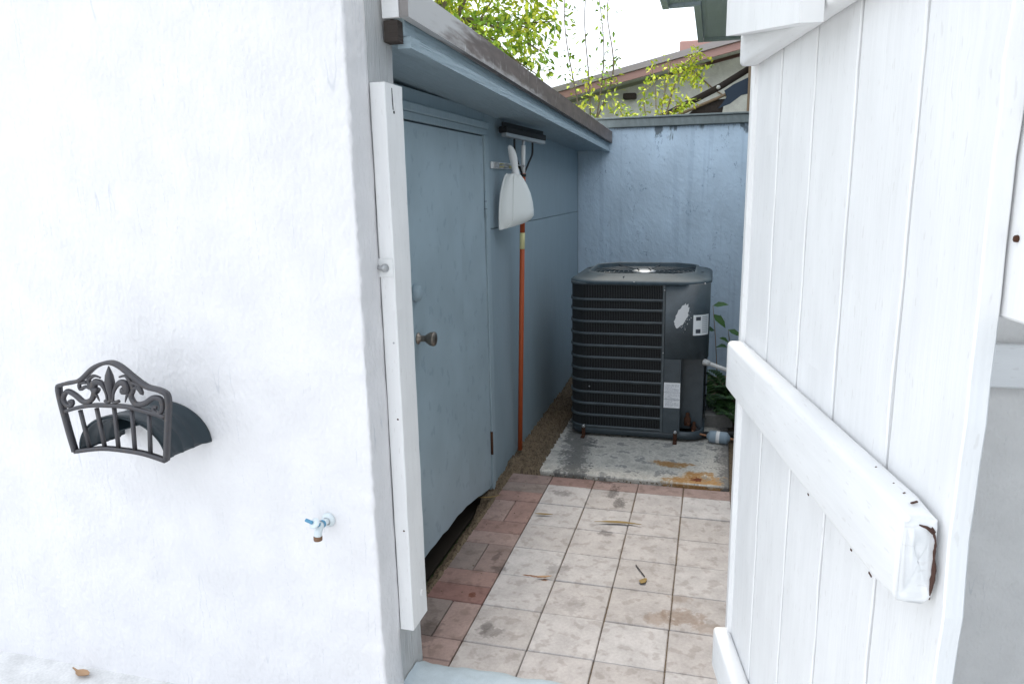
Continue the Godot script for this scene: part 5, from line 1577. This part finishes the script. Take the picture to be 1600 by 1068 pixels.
func build_litter() -> void:
	flat_leaf([[0.0, 0.0015, 0.012], [0.03, 0.003, 0.004], [0.06, 0.008, 0.0], [0.10, 0.010, -0.002], [0.14, 0.009, 0.0], [0.175, 0.005, 0.006], [0.215, 0.0015, 0.02]], 0.006, Vector3(-0.375, 0.003, -3.12), 0.12, M.dry_leaf, "fallen_leaf", "long curled yellow leaf lying on the square pavers")
	flat_leaf([[0.0, 0.001, 0.0], [0.02, 0.006, 0.0], [0.05, 0.007, 0.001], [0.085, 0.001, 0.003]], 0.003, Vector3(-0.727, 0.003, -3.13), 0.15, M.dry_leaf, "fallen_leaf", "small slim yellow leaf on a paver by the brick border")
	flat_leaf([[0.0, 0.001, 0.0], [0.01, 0.014, 0.0], [0.025, 0.011, 0.0], [0.04, 0.006, 0.001], [0.046, 0.001, 0.0]], 0.002, Vector3(-0.213, 0.003, -2.635), 1.2, M.dry_leaf, "fallen_leaf", "small tan triangular leaf lying beside a twig")
	var tw := put(tube([Vector3(-0.255, 0.006, -2.755), Vector3(-0.238, 0.007, -2.72), Vector3(-0.212, 0.006, -2.672)], 0.0022, 6), "twig", M.dark_wood)
	tag(tw, "short thin brown twig lying on a paver", "twig")
	flat_leaf([[0.0, 0.002, 0.0], [0.02, 0.004, 0.0], [0.035, 0.013, 0.0], [0.055, 0.016, 0.001], [0.075, 0.010, 0.0], [0.085, 0.002, 0.0]], 0.008, Vector3(-1.94, 0.004, -1.640), -0.22, M.tan_leaf, "fallen_leaf", "dry orange brown leaf at the foot of the white wall")
	flat_leaf([[0.0, 0.001, 0.0], [0.03, 0.005, 0.0], [0.07, 0.006, 0.004], [0.12, 0.001, 0.002]], 0.006, Vector3(-1.03, 0.020, -3.22), 0.5, M.dry_leaf, "fallen_leaf", "straw coloured dry leaf in the soil by the shed door")
	flat_leaf([[0.0, 0.001, 0.0], [0.02, 0.006, 0.0], [0.045, 0.005, 0.001], [0.06, 0.001, 0.0]], 0.004, Vector3(-0.60, 0.004, -2.575), 0.3, M.tan_leaf, "fallen_leaf", "torn rusty brown leaf on a paver joint")
	# grit, crumbs of stone and bits of dead leaf along the shed
	var gs := new_st()
	for i in 420:
		var far := rng.randf() < 0.6
		var z := rng.randf_range(-4.75, -3.64) if far else rng.randf_range(-3.7, -2.3)
		var x := rng.randf_range(-1.05, -0.885) if far else rng.randf_range(-1.045, -1.012)
		if not far and rng.randf() < 0.18: x = rng.randf_range(-1.0, -0.80)
		var sz := rng.randf_range(0.002, 0.0065) * (1.0 if x < -1.005 or far else 0.6)
		var y := (0.012 + rng.randf() * 0.012) if (far or x < -1.005) else 0.002
		if x < -1.018 and z > -3.1: y = -0.03
		add_box(gs, Transform3D(Basis.from_euler(Vector3(rng.randf() * 3.0, rng.randf() * 3.0, rng.randf() * 3.0)), Vector3(x, y, z)), Vector3(sz * rng.randf_range(0.6, 2.4), sz * 0.7, sz), sz * 0.2)
	for i in 60:
		var x := rng.randf_range(-0.80, 0.12)
		var z := -3.612 + rng.randfn() * 0.006
		var sz := rng.randf_range(0.002, 0.005)
		add_box(gs, Transform3D(Basis.from_euler(Vector3(rng.randf() * 3.0, rng.randf() * 3.0, rng.randf() * 3.0)), Vector3(x, 0.004, z)), Vector3(sz * 2.0, sz * 0.7, sz), sz * 0.2)
	var grit := put(gs.commit(), "grit", M.soil)
	tag(grit, "loose grit and leaf crumbs along the foot of the shed", "grit", "", "stuff")
	# white plastic frame lying by the slab
	var f := thing("plastic_frame", "white plastic frame lying flat on the ground beside the concrete slab", "frame", Vector3(0.155, 0.012, -3.63))
	var c := [Vector3(0.0, 0, 0.01), Vector3(0.02, 0, -0.01), Vector3(0.02, 0, -0.58), Vector3(0.03, 0, -0.61), Vector3(0.09, 0, -0.62), Vector3(0.12, 0, -0.60), Vector3(0.12, 0, 0.0), Vector3(0.10, 0, 0.02), Vector3(0.02, 0, 0.02)]
	put(sweep(curve_through(c, 4, true), round_section(0.010, 8), [], Vector3.UP, true), "rim", M.white_plastic, f)
	var bl := thing("concrete_block", "grey concrete block behind the condenser slab among ferns", "block", Vector3(0.06, 0.0, -4.62))
	put(box_mesh(Vector3(0.20, 0.09, 0.10), 0.006), "block", M.block, bl, Transform3D(Basis.from_euler(Vector3(0, 0.2, 0)), Vector3(0, 0.055, 0)))
